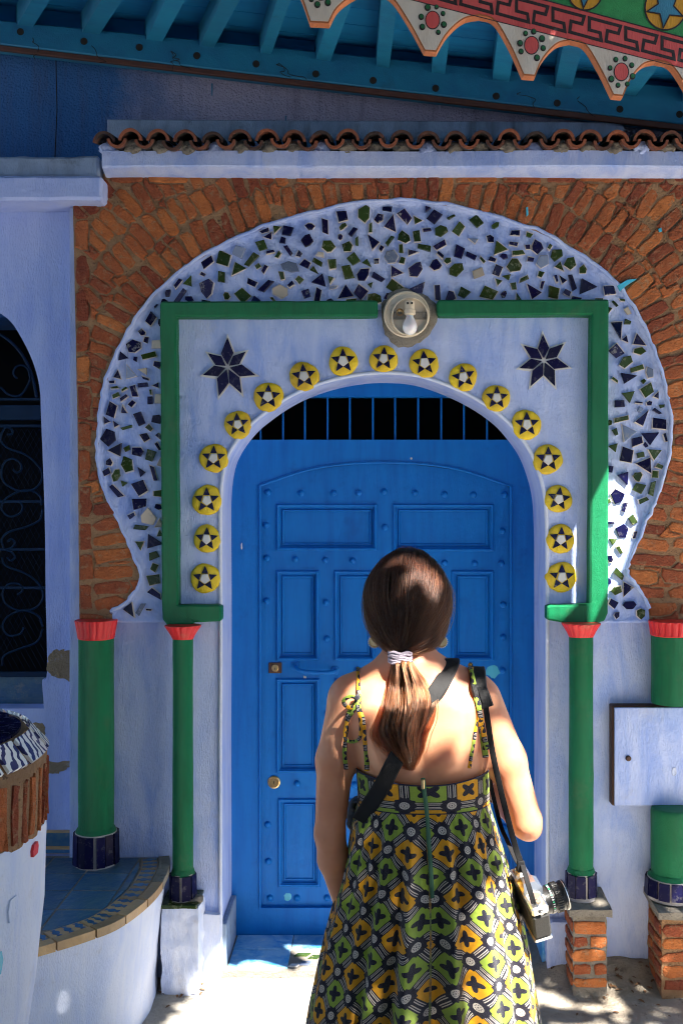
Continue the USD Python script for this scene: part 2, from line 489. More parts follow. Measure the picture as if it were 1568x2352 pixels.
wp = sbox(wall_x0, -0.1, wall_x1, 3.2).difference(arch_poly).difference(sbox(wall_x0 - 1, P(0, 425, 0)[2], P(243, 0, 0)[0], 4))
obj('wall_face', slab(wp, 0.0, 0.30), m_lav, wall)
# rounded whitewashed arris round the opening
ar3 = np.array([[p[0], -0.002, p[2]] for p in (P(a, b, 0) for a, b in arch)])
obj('arch_lip', tube(ar3, 0.0075, 8), m_white, wall, True)
# jamb plinths and bits of skirting
zt = 0.20
obj('skirting', box(P(507, 0, 0)[0] - 0.001, P(507, 0, 0)[0] + 0.02, 0.003, 0.29, 0.02, zt, 0.003), m_cap, wall)
obj('skirting', box(P(1257, 0, 0)[0] - 0.02, P(1257, 0, 0)[0] + 0.001, 0.003, 0.29, 0.02, zt + 0.02, 0.003), m_floor, wall)


def lump(pts, yf, yb, seed, amp=0.008, mat=None, n=26):
    """a rough plastered block: grid front with worn, bulging relief"""
    pg = Polygon(ccw(XZ(pts, yf)))
    x0, z0, x1, z1 = pg.bounds
    xs, zs = np.linspace(x0, x1, n), np.linspace(z0, z1, n)
    m = slab(pg, yf, yb)
    t = trimesh.Trimesh(m[0], m[1], process=True).subdivide_to_size(0.022)
    v = np.array(t.vertices)
    k = meshkit.fbm(v * 14, 4, seed) - 0.5
    c = v.mean(0)
    d = v - c
    d[:, 2] *= 0.3
    d /= np.maximum(np.linalg.norm(d, axis=1, keepdims=True), 1e-6)
    v += d * (k * amp * 2)[:, None]
    return v, np.array(t.faces)


obj('plinth', lump([(452, 2300), (452, 2118), (470, 2100), (505, 2102), (508, 2300)], -0.03, 0.01, 5), m_white, wall, 40)
obj('plinth', lump([(1258, 2300), (1254, 2130), (1268, 2118), (1312, 2120), (1312, 2300)], -0.04, 0.01, 6), m_lav, wall, 40)

# ---------------------------------------------------------------- brick arch surround
HORSE = [(258, 1428), (259, 1402), (284, 1388), (305, 1368), (323, 1343), (324, 1309), (307.7, 1271), (287, 1224), (263.7, 1174), (239, 1119), (226, 1063), (225.7, 1004),
         (231.5, 940), (240, 890), (254, 850), (279, 791.6), (312.5, 733), (354, 681), (404, 633.6), (454, 596), (524.6, 557), (628.6, 513), (732.6, 485),
         (825, 467), (918.6, 460.6), (1001, 466.8), (1076, 481), (1150.6, 502), (1229, 529), (1291, 560), (1357.7, 603.5), (1415.6, 653),
         (1453, 707), (1486, 769), (1511, 835.5), (1525, 890), (1536.5, 942), (1539, 1006.5), (1528, 1070.8), (1507, 1140), (1483, 1194), (1461.5, 1247.5),
         (1440, 1298), (1441, 1322), (1464, 1349), (1485.6, 1389), (1493.6, 1428)]
YB = -0.030
hs = catmull(HORSE, 4)
horse = Polygon(XZ(hs, YB))
ba = thing('brick_arch', 'rough orange brick surround with radiating bricks over the horseshoe mosaic', 'brickwork', P(881, 460, 0))
outline = Polygon(XZ([(182, 1426), (178, 1000), (167, 465), (236, 462), (236, 398), (1730, 398), (1730, 1426)], YB))
bed = outline.difference(horse)
# rough mortar bed: front sheet on a grid with relief, and its edge
obj('mortar_edge', slab(bed, YB + 0.006, 0.045), m_mortar, ba)
t = trimesh.creation.triangulate_polygon(bed, engine='earcut')
tm = trimesh.Trimesh(np.column_stack([t[0][:, 0], np.full(len(t[0]), YB), t[0][:, 1]]), t[1], process=True).subdivide_to_size(0.014, max_iter=20)
v = np.array(tm.vertices); k = meshkit.fbm(v * 30, 5, 11)
v[:, 1] += 0.0026 - 0.009 * (k - 0.5)
obj('mortar_bed', (v, np.array(tm.faces)), m_mortar, ba, 60)


def rough_quad(c, u, w, hl, hw, seed):
    """irregular brick outline: centre c, long axis u, half length hl and half width hw"""
    r = np.random.default_rng(seed)
    pts = []
    for a, b in ((-1, -1), (-.33, -1), (.35, -1), (1, -1), (1, 0), (1, 1), (.3, 1), (-.3, 1), (-1, 1), (-1, 0)):
        corner = abs(a) == 1 and abs(b) == 1
        j = r.normal(0, 0.11, 2)
        s = 0.90 if corner else 1.0
        pts.append(c + u * hl * (a * s + j[0] * 0.5) + w * hw * (b * s + j[1] * 1.3))
    return Polygon(pts)


region = bed.buffer(-0.004)
bricks, taken = [], []


def try_brick(pg, frac=0.45):
    a0 = pg.area
    pg = pg.buffer(0).intersection(region)
    for o in taken:
        if o.intersects(pg):
            pg = pg.difference(o.buffer(0.0062, join_style=2))
    if pg.geom_type != 'Polygon':
        gs = [g for g in getattr(pg, 'geoms', []) if g.geom_type == 'Polygon']
        if not gs:
            return
        pg = max(gs, key=lambda g: g.area)
    pg = pg.simplify(0.0012)
    if pg.area < max(0.00032, frac * a0 * 0.6) or pg.interiors or pg.buffer(-0.006).is_empty:
        return
    taken.append(pg); bricks.append(pg)


U = 1 / 610.0
zc, s_ = [], 0
# upright edge course at the left
y = 500
while y < 1400:
    h = rnd(58, 84); c = P(187 + (y - 460) * 0.012, y + h / 2, YB)[[0, 2]]
    try_brick(rough_quad(c, np.array([0, 1.]), np.array([1., 0]), h / 2 * U - 0.004, 15 * U, int(y)))
    y += h + 4
# thin flat course below the cornice
x = 250
while x < 1720:
    w = rnd(70, 120); c = P(x + w / 2, 411, YB)[[0, 2]]
    if rnd(0, 1) < 0.75:
        try_brick(rough_quad(c, np.array([1., 0]), np.array([0, 1.]), w / 2 * U - 0.004, 7.5 * U, int(x) + 9000), 0.2)
    x += w + 6
hl = LineString(horse.exterior.coords)
# level courses low down beside the horseshoe
for side in (0, 1):
    yy = 1150 if side == 0 else 1130
    while yy < 1424:
        hh = rnd(25, 33)
        x = 212 if side == 0 else 1442
        xe = 330 if side == 0 else 1725
        while x < xe:
            w = rnd(70, 112)
            c = P(x + w / 2, yy + hh / 2, YB)[[0, 2]]
            tilt = (-0.16 if side == 0 else 0.14) * np.clip((1390 - yy) / 200, 0, 1) + rnd(-.04, .04)
            u = np.array([math.cos(tilt), -math.sin(tilt)]); wv = np.array([math.sin(tilt), math.cos(tilt)])
            try_brick(rough_quad(c, u, wv, w / 2 * U, hh / 2 * U, int(x * 7 + yy)), 0.3)
            x += w + 7
        yy += hh + 9
ring = 0
for o in (40, 117, 194, 271, 348, 425):
    cur = Polygon(horse.exterior).buffer(o * U).exterior
    s = 0.0 if ring % 2 else 0.02
    L = cur.length
    while s < L:
        p = cur.interpolate(s); q = hl.interpolate(hl.project(p))
        u = np.array([p.x - q.x, p.y - q.y]); nu = np.linalg.norm(u)
        step = rnd(27, 35) * U
        s += step
        if nu < 1e-6 or p.y < P(0, 1140, YB)[2]:
            continue
        u /= nu
        a = rnd(-0.09, 0.09); u = np.array([u[0] * math.cos(a) - u[1] * math.sin(a), u[0] * math.sin(a) + u[1] * math.cos(a)])
        w = np.array([-u[1], u[0]])
        c = np.array([p.x, p.y]) + u * rnd(-9, 9) * U
        if rnd(0, 1) < 0.06:
            continue
        try_brick(rough_quad(c, u, w, rnd(31, 39) * U, step / 2 - 0.0042, int(s * 1e4) + ring * 77), 0.32)
    ring += 1
# odd bats and closers packed into what is left
for q in range(5000):
    px, py = rnd(172, 1740), rnd(408, 1424)
    c = P(px, py, YB)[[0, 2]]
    pt = Point(c)
    if not region.contains(pt) or any(o.distance(pt) < .008 for o in taken):
        continue
    f = hl.interpolate(hl.project(pt)); u = c - np.array([f.x, f.y]); u /= max(np.linalg.norm(u), 1e-6)
    if py > 1150:
        u = np.array([1., 0])
    a = rnd(-.2, .2); u = np.array([u[0] * math.cos(a) - u[1] * math.sin(a), u[0] * math.sin(a) + u[1] * math.cos(a)])
    try_brick(rough_quad(c, u, np.array([-u[1], u[0]]), rnd(20, 36) * U, rnd(11, 15) * U, q), .34)
print('bricks', len(bricks))
spare = []
for k, pg in enumerate(sorted(bricks, key=lambda g: -g.area)):
    c = pg.centroid
    pts = np.array(pg.exterior.coords)[:-1]
    pts = pts[np.linalg.norm(pts - np.roll(pts, 1, 0), axis=1) > 0.0025]
    if len(pts) < 4:
        continue
    xm = c.x
    mat = m_brick2 if (xm > 0.55 or rnd(0, 1) < 0.2) else m_brick
    if k >= 300:
        spare.append(chip(pts, YB - rnd(0.0, .005), YB + .012, .0045))
        continue
    obj('brick', chip(pts, YB - rnd(0.0, 0.0055), YB + 0.012, 0.0045, (rnd(-.05, .05), rnd(-.05, .05))), mat, ba)

if spare:
    obj('small_bricks', join(spare), m_brick, ba, kind='stuff')

for pts in ([(1418, 655), (1440, 642), (1462, 640), (1440, 654), (1424, 668)], [(1208, 476), (1212, 474), (1213, 492), (1209, 496)], [(1512, 525), (1518, 522), (1520, 530), (1514, 532)]):
    obj('paint_splash', chip(XZ(pts, YB - .012), YB - .0135, YB, .0006), m_cyan, ba)

# ---------------------------------------------------------------- horseshoe mosaic
YM = -0.018
m_biscuit = paint('pale_biscuit', (0.55, 0.47, 0.40), (0.5, 0.5, 0.6), rough=0.8)
ma = thing('mosaic_arch', 'horseshoe band of broken navy and olive tiles in pale plaster', 'mosaic', P(881, 560, 0))
bottom = Polygon(XZ([(258, 1440), (258, 1404), (300, 1380), (380, 1370), (1385, 1370), (1470, 1380), (1494, 1428), (1494, 1440)], YM)).intersection(sbox(-5, P(0, 1424, YM)[2], 5, 5))
hole = Polygon(XZ([(384, 1500), (384, 708), (1384, 708), (1384, 1500)], YM))
mreg = unary_union([Polygon(XZ(hs, YM)).buffer(0.004), bottom]).difference(hole)
mreg = max(getattr(mreg, 'geoms', [mreg]), key=lambda g: g.area)
obj('plaster_edge', slab(mreg, YM + 0.008, 0.0), m_lav, ma)
t = trimesh.creation.triangulate_polygon(mreg, engine='earcut')
tm = trimesh.Trimesh(np.column_stack([t[0][:, 0], np.full(len(t[0]), YM), t[0][:, 1]]), t[1], process=True).subdivide_to_size(0.014, max_iter=20)
v = np.array(tm.vertices); k = meshkit.fbm(v * 22, 4, 21)
edge = np.array([hl.distance(Point(p[0], p[2])) for p in v])
v[:, 1] += 0.003 - 0.012 * (k - 0.5) - 0.010 * np.exp(-(edge / 0.012) ** 2)
obj('plaster_bed', (v, np.array(tm.faces)), m_lav, ma, True)
lip = np.array([(a, YM - 0.012, b) for a, b in XZ(hs[3:-3], YM)])
obj('plaster_lip', tube(lip + np.random.default_rng(3).normal(0, 0.0022, lip.shape), 0.0072, 7), m_lav, ma, True)
inner = mreg.buffer(-0.011)
shards, tries = [], 0
mrng = np.random.default_rng(42)
x0, z0, x1, z1 = inner.bounds
while tries < 12000 and len(shards) < 290:
    tries += 1
    c = np.array([mrng.uniform(x0, x1), mrng.uniform(z0, z1)])
    if not inner.contains(Point(c)):
        continue
    kind = mrng.choice(['quad', 'quad', 'tri', 'poly', 'sliver'])
    s = mrng.uniform(0.025, 0.038) * (1.0 if tries < 2500 else 0.62 if tries < 7000 else .45)
    a0 = mrng.uniform(0, 6.28)
    if kind == 'quad':
        n, rad, asp = 4, np.array([1, .95, 1, .95]) * mrng.uniform(.85, 1.1, 4), mrng.uniform(.6, .95)
    elif kind == 'tri':
        n, rad, asp = 3, mrng.uniform(.9, 1.25, 3), mrng.uniform(.6, 1)
    elif kind == 'poly':
        n = int(mrng.integers(5, 7)); rad, asp = mrng.uniform(.75, 1.1, n), mrng.uniform(.65, 1)
    else:
        n, rad, asp = 4, mrng.uniform(.9, 1.3, 4), mrng.uniform(.3, .42)
    an = np.sort(np.arange(n) * 2 * np.pi / n + mrng.uniform(-.25, .25, n)) + (np.pi / 4 if n == 4 else 0)
    q = np.stack([np.cos(an) * rad, np.sin(an) * rad * asp], 1) * s
    ca, sa = math.cos(a0), math.sin(a0)
    q = q @ np.array([[ca, sa], [-sa, ca]]) + c
    pg = Polygon(q)
    if not pg.is_valid or not inner.contains(pg) or any(o.distance(pg) < 0.0065 for o in shards):
        continue
    shards.append(pg)
print('shards', len(shards), tries)
for pg in shards:
    pts = np.array(pg.exterior.coords)[:-1]
    r = mrng.uniform()
    mat = m_navy if r < .40 else m_navy2 if r < .52 else m_olive if r < .93 else m_grey if r < .965 else m_bone
    tl = (mrng.uniform(-.16, .16), mrng.uniform(-.16, .16))
    yf = YM - mrng.uniform(0.006, 0.010)
    tile = obj('mosaic_tile', chip(pts, yf, YM + 0.01, 0.0016, tl), mat, ma)
    if mrng.uniform() < .7:      # the pale biscuit of the broken edge shows on one side
        eb = np.array(pg.buffer(.0016, join_style=2).exterior.coords)[:-1] + mrng.normal(0, .0013, 2)
        obj('biscuit_edge', chip(eb, yf + .0022, YM + 0.01, .0006, tl), m_biscuit, tile)

# ---------------------------------------------------------------- green frame and its inlaid panel
gf = thing('green_frame', 'square green moulding framing the star medallions, broken at the lamp', 'frame', P(881, 700, 0))
YF = -0.058


def rail(name, pts, seed):
    pg = Polygon(XZ(pts, YF))
    q = pg.buffer(-0.012).buffer(0.012, quad_segs=3)
    q = max(getattr(q, 'geoms', [q]), key=lambda g: g.area)
    pts = np.array(q.segmentize(0.06).exterior.coords)[:-1]
    r = np.random.default_rng(seed)
    pts = pts + r.normal(0, 0.0007, pts.shape)
    obj(name, chip(pts, YF, 0.0, 0.007), m_green, gf, 35)


rail('moulding', [(367, 692), (868, 689), (868, 725), (404, 727), (409, 1390), (508, 1390), (508, 1428), (444, 1430), (440, 1436), (384, 1436), (372, 1422)], 1)
rail('moulding', [(1003, 688), (1398, 686), (1396, 1410), (1388, 1426), (1362, 1434), (1300, 1432), (1256, 1424), (1256, 1390), (1354, 1388), (1358, 722), (1003, 724)], 2)

sp = thing('star_panel', 'pale lavender door panel inlaid with yellow star medallions and two navy stars', 'tile inlay', P(881, 830, 0))
MED = [(471, 1329), (475, 1238), (475, 1149), (491, 1052), (546, 975), (616, 911), (698, 864), (788, 829), (881, 824), (974, 834), (1064, 866),
       (1140, 914), (1209, 975), (1258, 1055), (1282, 1146), (1287, 1238), (1289, 1326)]
mr = np.random.default_rng(5)
for k, (a, b) in enumerate(MED):
    c = P(a, b, -0.01)
    Rm = 34.0 * 3.79 / F * mr.uniform(.94, 1.05)
    n = 28
    ang = np.arange(n) * 2 * np.pi / n
    wob = 1 + 0.03 * np.cos(3 * ang + k) + .02 * np.cos(2 * ang + 2.3 * k) + mr.normal(0, 0.012, n)
    rot = mr.normal(0, 0.10)
    # yellow disc, a soft cushion of five segments with dark joints at the points
    rings = [(0.12, -0.0165), (0.55, -0.0165), (0.85, -0.0145), (0.97, -0.009), (1.0, 0.0)]
    V, Fc = [(c[0], -0.0165, c[2])], []
    for rr, yy in rings:
        for j in range(n):
            seg = abs(math.sin((ang[j] - rot - np.pi / 2) * 2.5))
            V.append((c[0] + Rm * wob[j] * rr * math.cos(ang[j]), yy + (0.004 * (1 - seg) ** 3 if 0.4 < rr < 0.99 else 0), c[2] + Rm * wob[j] * rr * math.sin(ang[j])))
    for j in range(n):
        Fc.append((0, 1 + j, 1 + (j + 1) % n))
        for i in range(len(rings) - 1):
            A, B = 1 + i * n + j, 1 + i * n + (j + 1) % n
            Fc += [(A, A + n, B + n), (A, B + n, B)]
    med = obj('star_medallion', (np.array(V), np.array(Fc)), m_yellow, sp, 50)
    # white centre
    pent = [(c[0] + 0.34 * Rm * mr.uniform(.85, 1.1) * math.cos(rot + math.pi / 2 + (j + .5) * 2 * math.pi / 5), c[2] + 0.36 * Rm * mr.uniform(.9, 1.15) * math.sin(rot + math.pi / 2 + (j + .5) * 2 * math.pi / 5)) for j in range(5)]
    obj('star_centre', chip(pent, -0.0205, -0.01, 0.002), m_ivory, med)
    for j in range(5):
        a0 = rot + math.pi / 2 + j * 2 * math.pi / 5
        tip = np.array([c[0] + 0.84 * Rm * math.cos(a0), c[2] + 0.84 * Rm * math.sin(a0)])
        hb = mr.uniform(.56, .66)
        l = np.array([c[0] + 0.40 * Rm * math.cos(a0 - hb), c[2] + 0.40 * Rm * math.sin(a0 - hb)])
        r = np.array([c[0] + 0.40 * Rm * math.cos(a0 + hb), c[2] + 0.40 * Rm * math.sin(a0 + hb)])
        worn = mr.uniform() < 0.07
        obj('star_point', chip([l, tip, r], -0.0195, -0.01, 0.0012), m_navy2 if worn else m_navy, med)
for ctr, tips in (((522.5, 843), [(522.5, 773), (566, 806), (589, 862), (556, 906), (502, 912), (464, 862), (475.5, 810)]),
                  ((1248.7, 828), [(1246, 765), (1295.5, 788), (1308, 844), (1275, 889), (1217, 889), (1190, 846), (1200, 792)])):
    Ys = -0.006
    C = P(*ctr, Ys)[[0, 2]]; T = [P(*q, Ys)[[0, 2]] for q in tips]
    grout, petals = [], []
    for j in range(7):
        a, b, d = T[j - 1], T[j], T[(j + 1) % 7]
        l = C + ((a - C) / np.linalg.norm(a - C) + (b - C) / np.linalg.norm(b - C)) * 0.5 * 0.56 * np.linalg.norm(b - C)
        r = C + ((d - C) / np.linalg.norm(d - C) + (b - C) / np.linalg.norm(b - C)) * 0.5 * 0.56 * np.linalg.norm(b - C)
        grout += [b, r]
        petals.append([C + (b - C) * 0.05, l, b, r])
    g = Polygon(grout).buffer(0.004, join_style=2)
    st = obj('navy_star', slab(g, Ys + 0.002, 0.001), m_ivory, sp)
    for q in petals:
        pg = Polygon(q).buffer(-0.0016, join_style=2)
        obj('star_petal', chip(np.array(pg.exterior.coords)[:-1], Ys - 0.004, Ys + 0.003, 0.0012, (mr.uniform(-.05, .05), mr.uniform(-.05, .05))), m_navy, st)

# ---------------------------------------------------------------- door
YD = 0.30
dr = thing('blue_door', 'bright blue studded panel door under a barred arched opening', 'door', P(881, 2130, YD))
fo = Polygon(XZ([(480, 2150), (480, 800), (1290, 800), (1290, 2150)], YD))
leaf_top = catmull([(597, 1115), (700, 1081), (790, 1066), (880, 1062), (975, 1066), (1065, 1081), (1173, 1117)], 5)
leaf_hole = Polygon(XZ(list(leaf_top) + [(1173, 2086), (597, 2086)], YD))
grille = Polygon(XZ([(560, 1010), (560, 911), (1210, 911), (1210, 1010)], YD))
obj('door_frame', slab(fo.difference(leaf_hole).difference(grille), YD, YD + 0.05), m_door, dr)
# raised bead round the leaf opening
bead = np.array([(a, YD - 0.002, b) for a, b in XZ(list(leaf_top) + [(1173, 2086), (597, 2086)], YD)])
obj('frame_bead', tube(np.vstack([bead, bead[:1]]), 0.006, 6), m_door, dr, 40)
YL = YD + 0.016
leaf = Polygon(XZ(list(catmull([(599, 1117), (700, 1083), (880, 1064), (1065, 1083), (1171, 1119)], 8)) + [(1171, 2084), (599, 2084)], YL))
PAN = [(636, 1159, 864, 1263), (903, 1159, 1132, 1265)]
PAN += [(a, 1312, b, 1516) for a, b in ((636, 731), (769, 860), (903, 996), (1038, 1132))]
PAN += [(a, 1560, b, 1774) for a, b in ((636, 732), (769, 860), (903, 996), (1038, 1132))]
PAN += [(a, 1836, b, 2036) for a, b in ((640, 734), (769, 860), (903, 996), (1038, 1132))]
cut = unary_union([Polygon(XZ([(a + 7, b + 7), (c - 7, b + 7), (c - 7, d - 7), (a + 7, d - 7)], YL)) for a, b, c, d in PAN])
obj('door_leaf', slab(leaf.difference(cut), YL, YL + 0.035), m_door, dr)


def moulding(x0, z0, x1, z1, prof):
    """a mitred picture moulding running round a rectangle: prof = (inset, depth) pairs"""
    V, Fc = [], []
    for i, y in prof:
        V += [(x0 + i, y, z0 + i), (x1 - i, y, z0 + i), (x1 - i, y, z1 - i), (x0 + i, y, z1 - i)]
    for k in range(len(prof) - 1):
        for j in range(4):
            A, B = 4 * k + j, 4 * k + (j + 1) % 4
            Fc += [(A, B, B + 4), (A, B + 4, A + 4)]
    return np.array(V), np.array(Fc)


for a, b, c, d in PAN:
    (x0, z1), (x1, z0) = XZ([(a, b), (c, d)], YL)
    x0, z1, x1, z0 = x0 - .004, z1 + .004, x1 + .004, z0 - .004
    m = moulding(x0, z0, x1, z1, [(0, YL + .002), (0.002, YL - .005), (.006, YL - .0095), (.011, YL - .008), (.015, YL - .001), (.018, YL + .010), (.024, YL + .013), (.026, YL + .006), (.030, YL + .006), (.034, YL + .012)])
    pn = obj('door_panel', m, m_door, dr, 25)
    i = .034
    obj('panel_field', chip([(x0 + i, z0 + i), (x1 - i, z0 + i), (x1 - i, z1 - i), (x0 + i, z1 - i)], YL + 0.012, YL + 0.03, 0.001), m_door, pn)
for k, xx in enumerate((598, 650, 700, 752, 803, 856, 907, 960, 1013, 1065, 1118, 1170)):
    a, b = P(xx, 905, YD + .02), P(xx, 1016, YD + .02)
    obj('grille_bar', tube([a, b], 0.0042, 8), m_door, dr, 40)
cs = lambda L: [(.4921 * a + 514.4, .4921 * b + 826.7) for a, b in L]
ST = cs([(205, 618), (360, 622), (512, 622), (628, 622), (747, 615), (890, 622), (1028, 628), (1163, 630), (1308, 628), (197, 772), (200, 925), (200, 1125), (750, 782),
         (333, 932), (473, 935), (600, 938), (745, 940), (890, 945), (1028, 948), (1168, 950), (1293, 950), (477, 1133), (480, 1302), (1297, 798), (1302, 1143), (1302, 1295), (1300, 1450), (622, 1448), (745, 1450), (890, 1450), (1010, 1450)])
ST += [(.375 * a + 514.4, .375 * b + 1469.8) for a, b in ((448, 882), (268, 1133), (272, 1357), (283, 1582), (447, 1582), (630, 1582), (800, 888), (640, 560))]
ST += [(753, 1640), (753, 1720), (753, 1900), (753, 1980), (881, 1640), (881, 1720), (881, 1900), (881, 1980), (1017, 1640), (1017, 1720), (1155, 1640), (1155, 1720), (1155, 1800), (1155, 1900), (1155, 1980), (1155, 2062), (820, 2062), (890, 2062), (980, 2062), (1070, 2062)]
for a, b in ST:
    c = P(a, b, YL)
    m = lathe([(0.0145, 0), (0.0145, .0015), (0.0125, .0028), (0.0118, .0075), (0.0085, .0115), (0.004, .0133), (0.0002, .0138)], 14)
    v = m[0]
    obj('stud', (np.stack([c[0] + v[:, 0], c[1] - v[:, 2] + .0005, c[2] + v[:, 1]], 1), m[1]), m_door, dr, 50)


def disc(c, prof, n=32):
    """a turned piece whose axis points at the viewer: prof = (radius, height above the face)"""
    m = lathe(prof, n); v = m[0]
    return np.stack([c[0] + v[:, 0], c[1] - v[:, 2], c[2] + v[:, 1]], 1), m[1]


c = P(632, 1534, YL)
lk = obj('lock_plate', box(c[0] - .027, c[0] + .027, YL - .006, YL + .002, c[2] - .022, c[2] + .022, .002), m_rust, dr)
obj('lock_cylinder', disc(c + [0, -.006, 0], [(.0145, 0), (.0145, .004), (.012, .0052), (.0002, .0052)]), m_brass, lk, 40)
obj('keyhole', box(c[0] - .0012, c[0] + .0012, c[1] - .0125, c[1] - .011, c[2] - .007, c[2] + .002), m_black, lk)
c = P(629, 1797, YL)
lk = obj('round_lock', disc(c, [(.027, 0), (.026, .004), (.021, .0065), (.019, .004), (.016, .004), (.0145, .006), (.0002, .006)]), m_brass, dr, 40)
obj('keyhole', box(c[0] - .0013, c[0] + .0013, c[1] - .0075, c[1] - .0055, c[2] - .007, c[2] + .006), m_black, lk)
h = [P(678, 1531, YL), P(680, 1533, YL - .022), P(690, 1541, YL - .034), P(725, 1545, YL - .038), P(757, 1545, YL - .034), P(768, 1542, YL - .022), P(770, 1540, YL)]
hd = obj('door_handle', tube(catmull(h, 6), 0.0085, 10), m_door, dr, True)
for q in (h[0], h[-1]):
    obj('handle_rose', disc(q, [(.019, 0), (.018, .003), (.012, .006), (.0002, .007)]), m_door, hd, 40)
# flaked paint on the leaf
sr = np.random.default_rng(9)
for (a, b, r, mt) in ((1133, 1545, 17, m_cyan), (660, 2060, 9, m_cyan), (1115, 1515, 5, m_cyan), (700, 1558, 4, m_ivory), (722, 1561, 4, m_ivory), (555, 1255, 4, m_ivory), (836, 1548, 4, m_ivory), (944, 1053, 3, m_ivory)):
    yy = YD if a < 590 or b < 1060 else YL
    c = P(a, b, yy)
    an = np.arange(13) * 2 * np.pi / 13
    rr = r / 560 * sr.uniform(.65, 1.15, 13)
    el = 1.0 if r > 6 else sr.uniform(.4, 2.0)
    if a == 555:
        el = 4.5; rr = rr * .45
    obj('paint_flake', chip(np.stack([c[0] + rr * np.cos(an), c[2] + rr * np.sin(an) * el], 1), yy - .0009, yy + .001, .0004), mt, dr)
# the dark hall behind
obj('unlit_hall', join([box(-.9, .75, 1.2, 1.22, 0, 3.0), box(-.92, -.9, .36, 1.22, 0, 3), box(.75, .77, .36, 1.22, 0, 3), box(-.92, .77, .36, 1.22, 3, 3.02)]), m_dark, wall)

# ---------------------------------------------------------------- lamp over the door
lc = P(933.6, 722, -0.03)
lamp = thing('wall_lamp', 'open round cream lamp fitting with a bare bulb over the door arch', 'lamp', lc)
an = np.arange(40) * 2 * np.pi / 40
lr = np.random.default_rng(4)
rr = .108 * (1 + .07 * np.sin(3 * an + 1) + lr.normal(0, .022, 40))
obj('mortar_patch', chip(np.stack([lc[0] + .006 + rr * np.cos(an), lc[2] - .006 + 1.03 * rr * np.sin(an)], 1), -.028, 0.0, .010), m_cement, lamp, 50)
obj('backplate', disc(lc, [(.088, 0), (.088, .006), (.083, .008), (.080, .004), (.0002, .004)], 48), m_cream, lamp, 40)
ring = [(lc[0] + .012 + .068 * math.cos(a), lc[1] - .016, lc[2] - .010 + .071 * math.sin(a)) for a in an]
obj('rim', tube(ring, .0035, 8, closed=True), m_cream, lamp, True)
wall_ = [(lc[0] + .012 + .068 * math.cos(a), lc[2] - .010 + .071 * math.sin(a)) for a in an]
obj('dish', join([((np.array([(x, lc[1] - .016, z) for x, z in wall_] + [(x, lc[1] - .003, z) for x, z in wall_])), np.array([(j, 40 + j, 40 + (j + 1) % 40) for j in range(40)] + [(j, 40 + (j + 1) % 40, (j + 1) % 40) for j in range(40)]))]), m_cream, lamp, True)
bx = lc + np.array([.011, -.028, 0])
m = lathe([(.0002, .045), (.017, .043), (.018, .020), (.0175, .012), (.021, .010), (.021, -.004), (.017, -.006), (.0145, -.010)], 28)
obj('socket', (m[0] + bx, m[1]), m_cream, lamp, 35)
obj('socket_screw', box(bx[0] - .012, bx[0] - .006, bx[1] - .022, bx[1] - .015, bx[2] + .030, bx[2] + .037), m_black, lamp)
obj('socket_screw', box(bx[0] + .004, bx[0] + .010, bx[1] - .022, bx[1] - .015, bx[2] + .030, bx[2] + .037), m_black, lamp)
m = lathe([(.0135, -.008), (.0145, -.016), (.021, -.028), (.027, -.042), (.0285, -.054), (.026, -.066), (.019, -.076), (.010, -.081), (.0002, -.083)], 32)
obj('bulb', (m[0] + bx, m[1]), m_bulb, lamp, True)
obj('wire_gland', disc(lc + np.array([-.026, -.006, .006]), [(.014, 0), (.014, .012), (.011, .012), (.009, .004), (.0002, .003)], 20), m_brass, lamp, 40)
obj('bracket', box(lc[0] - .060, lc[0] + .075, lc[1] - .012, lc[1] - .005, lc[2] - .020, lc[2] + .008, .001), m_cement, lamp)

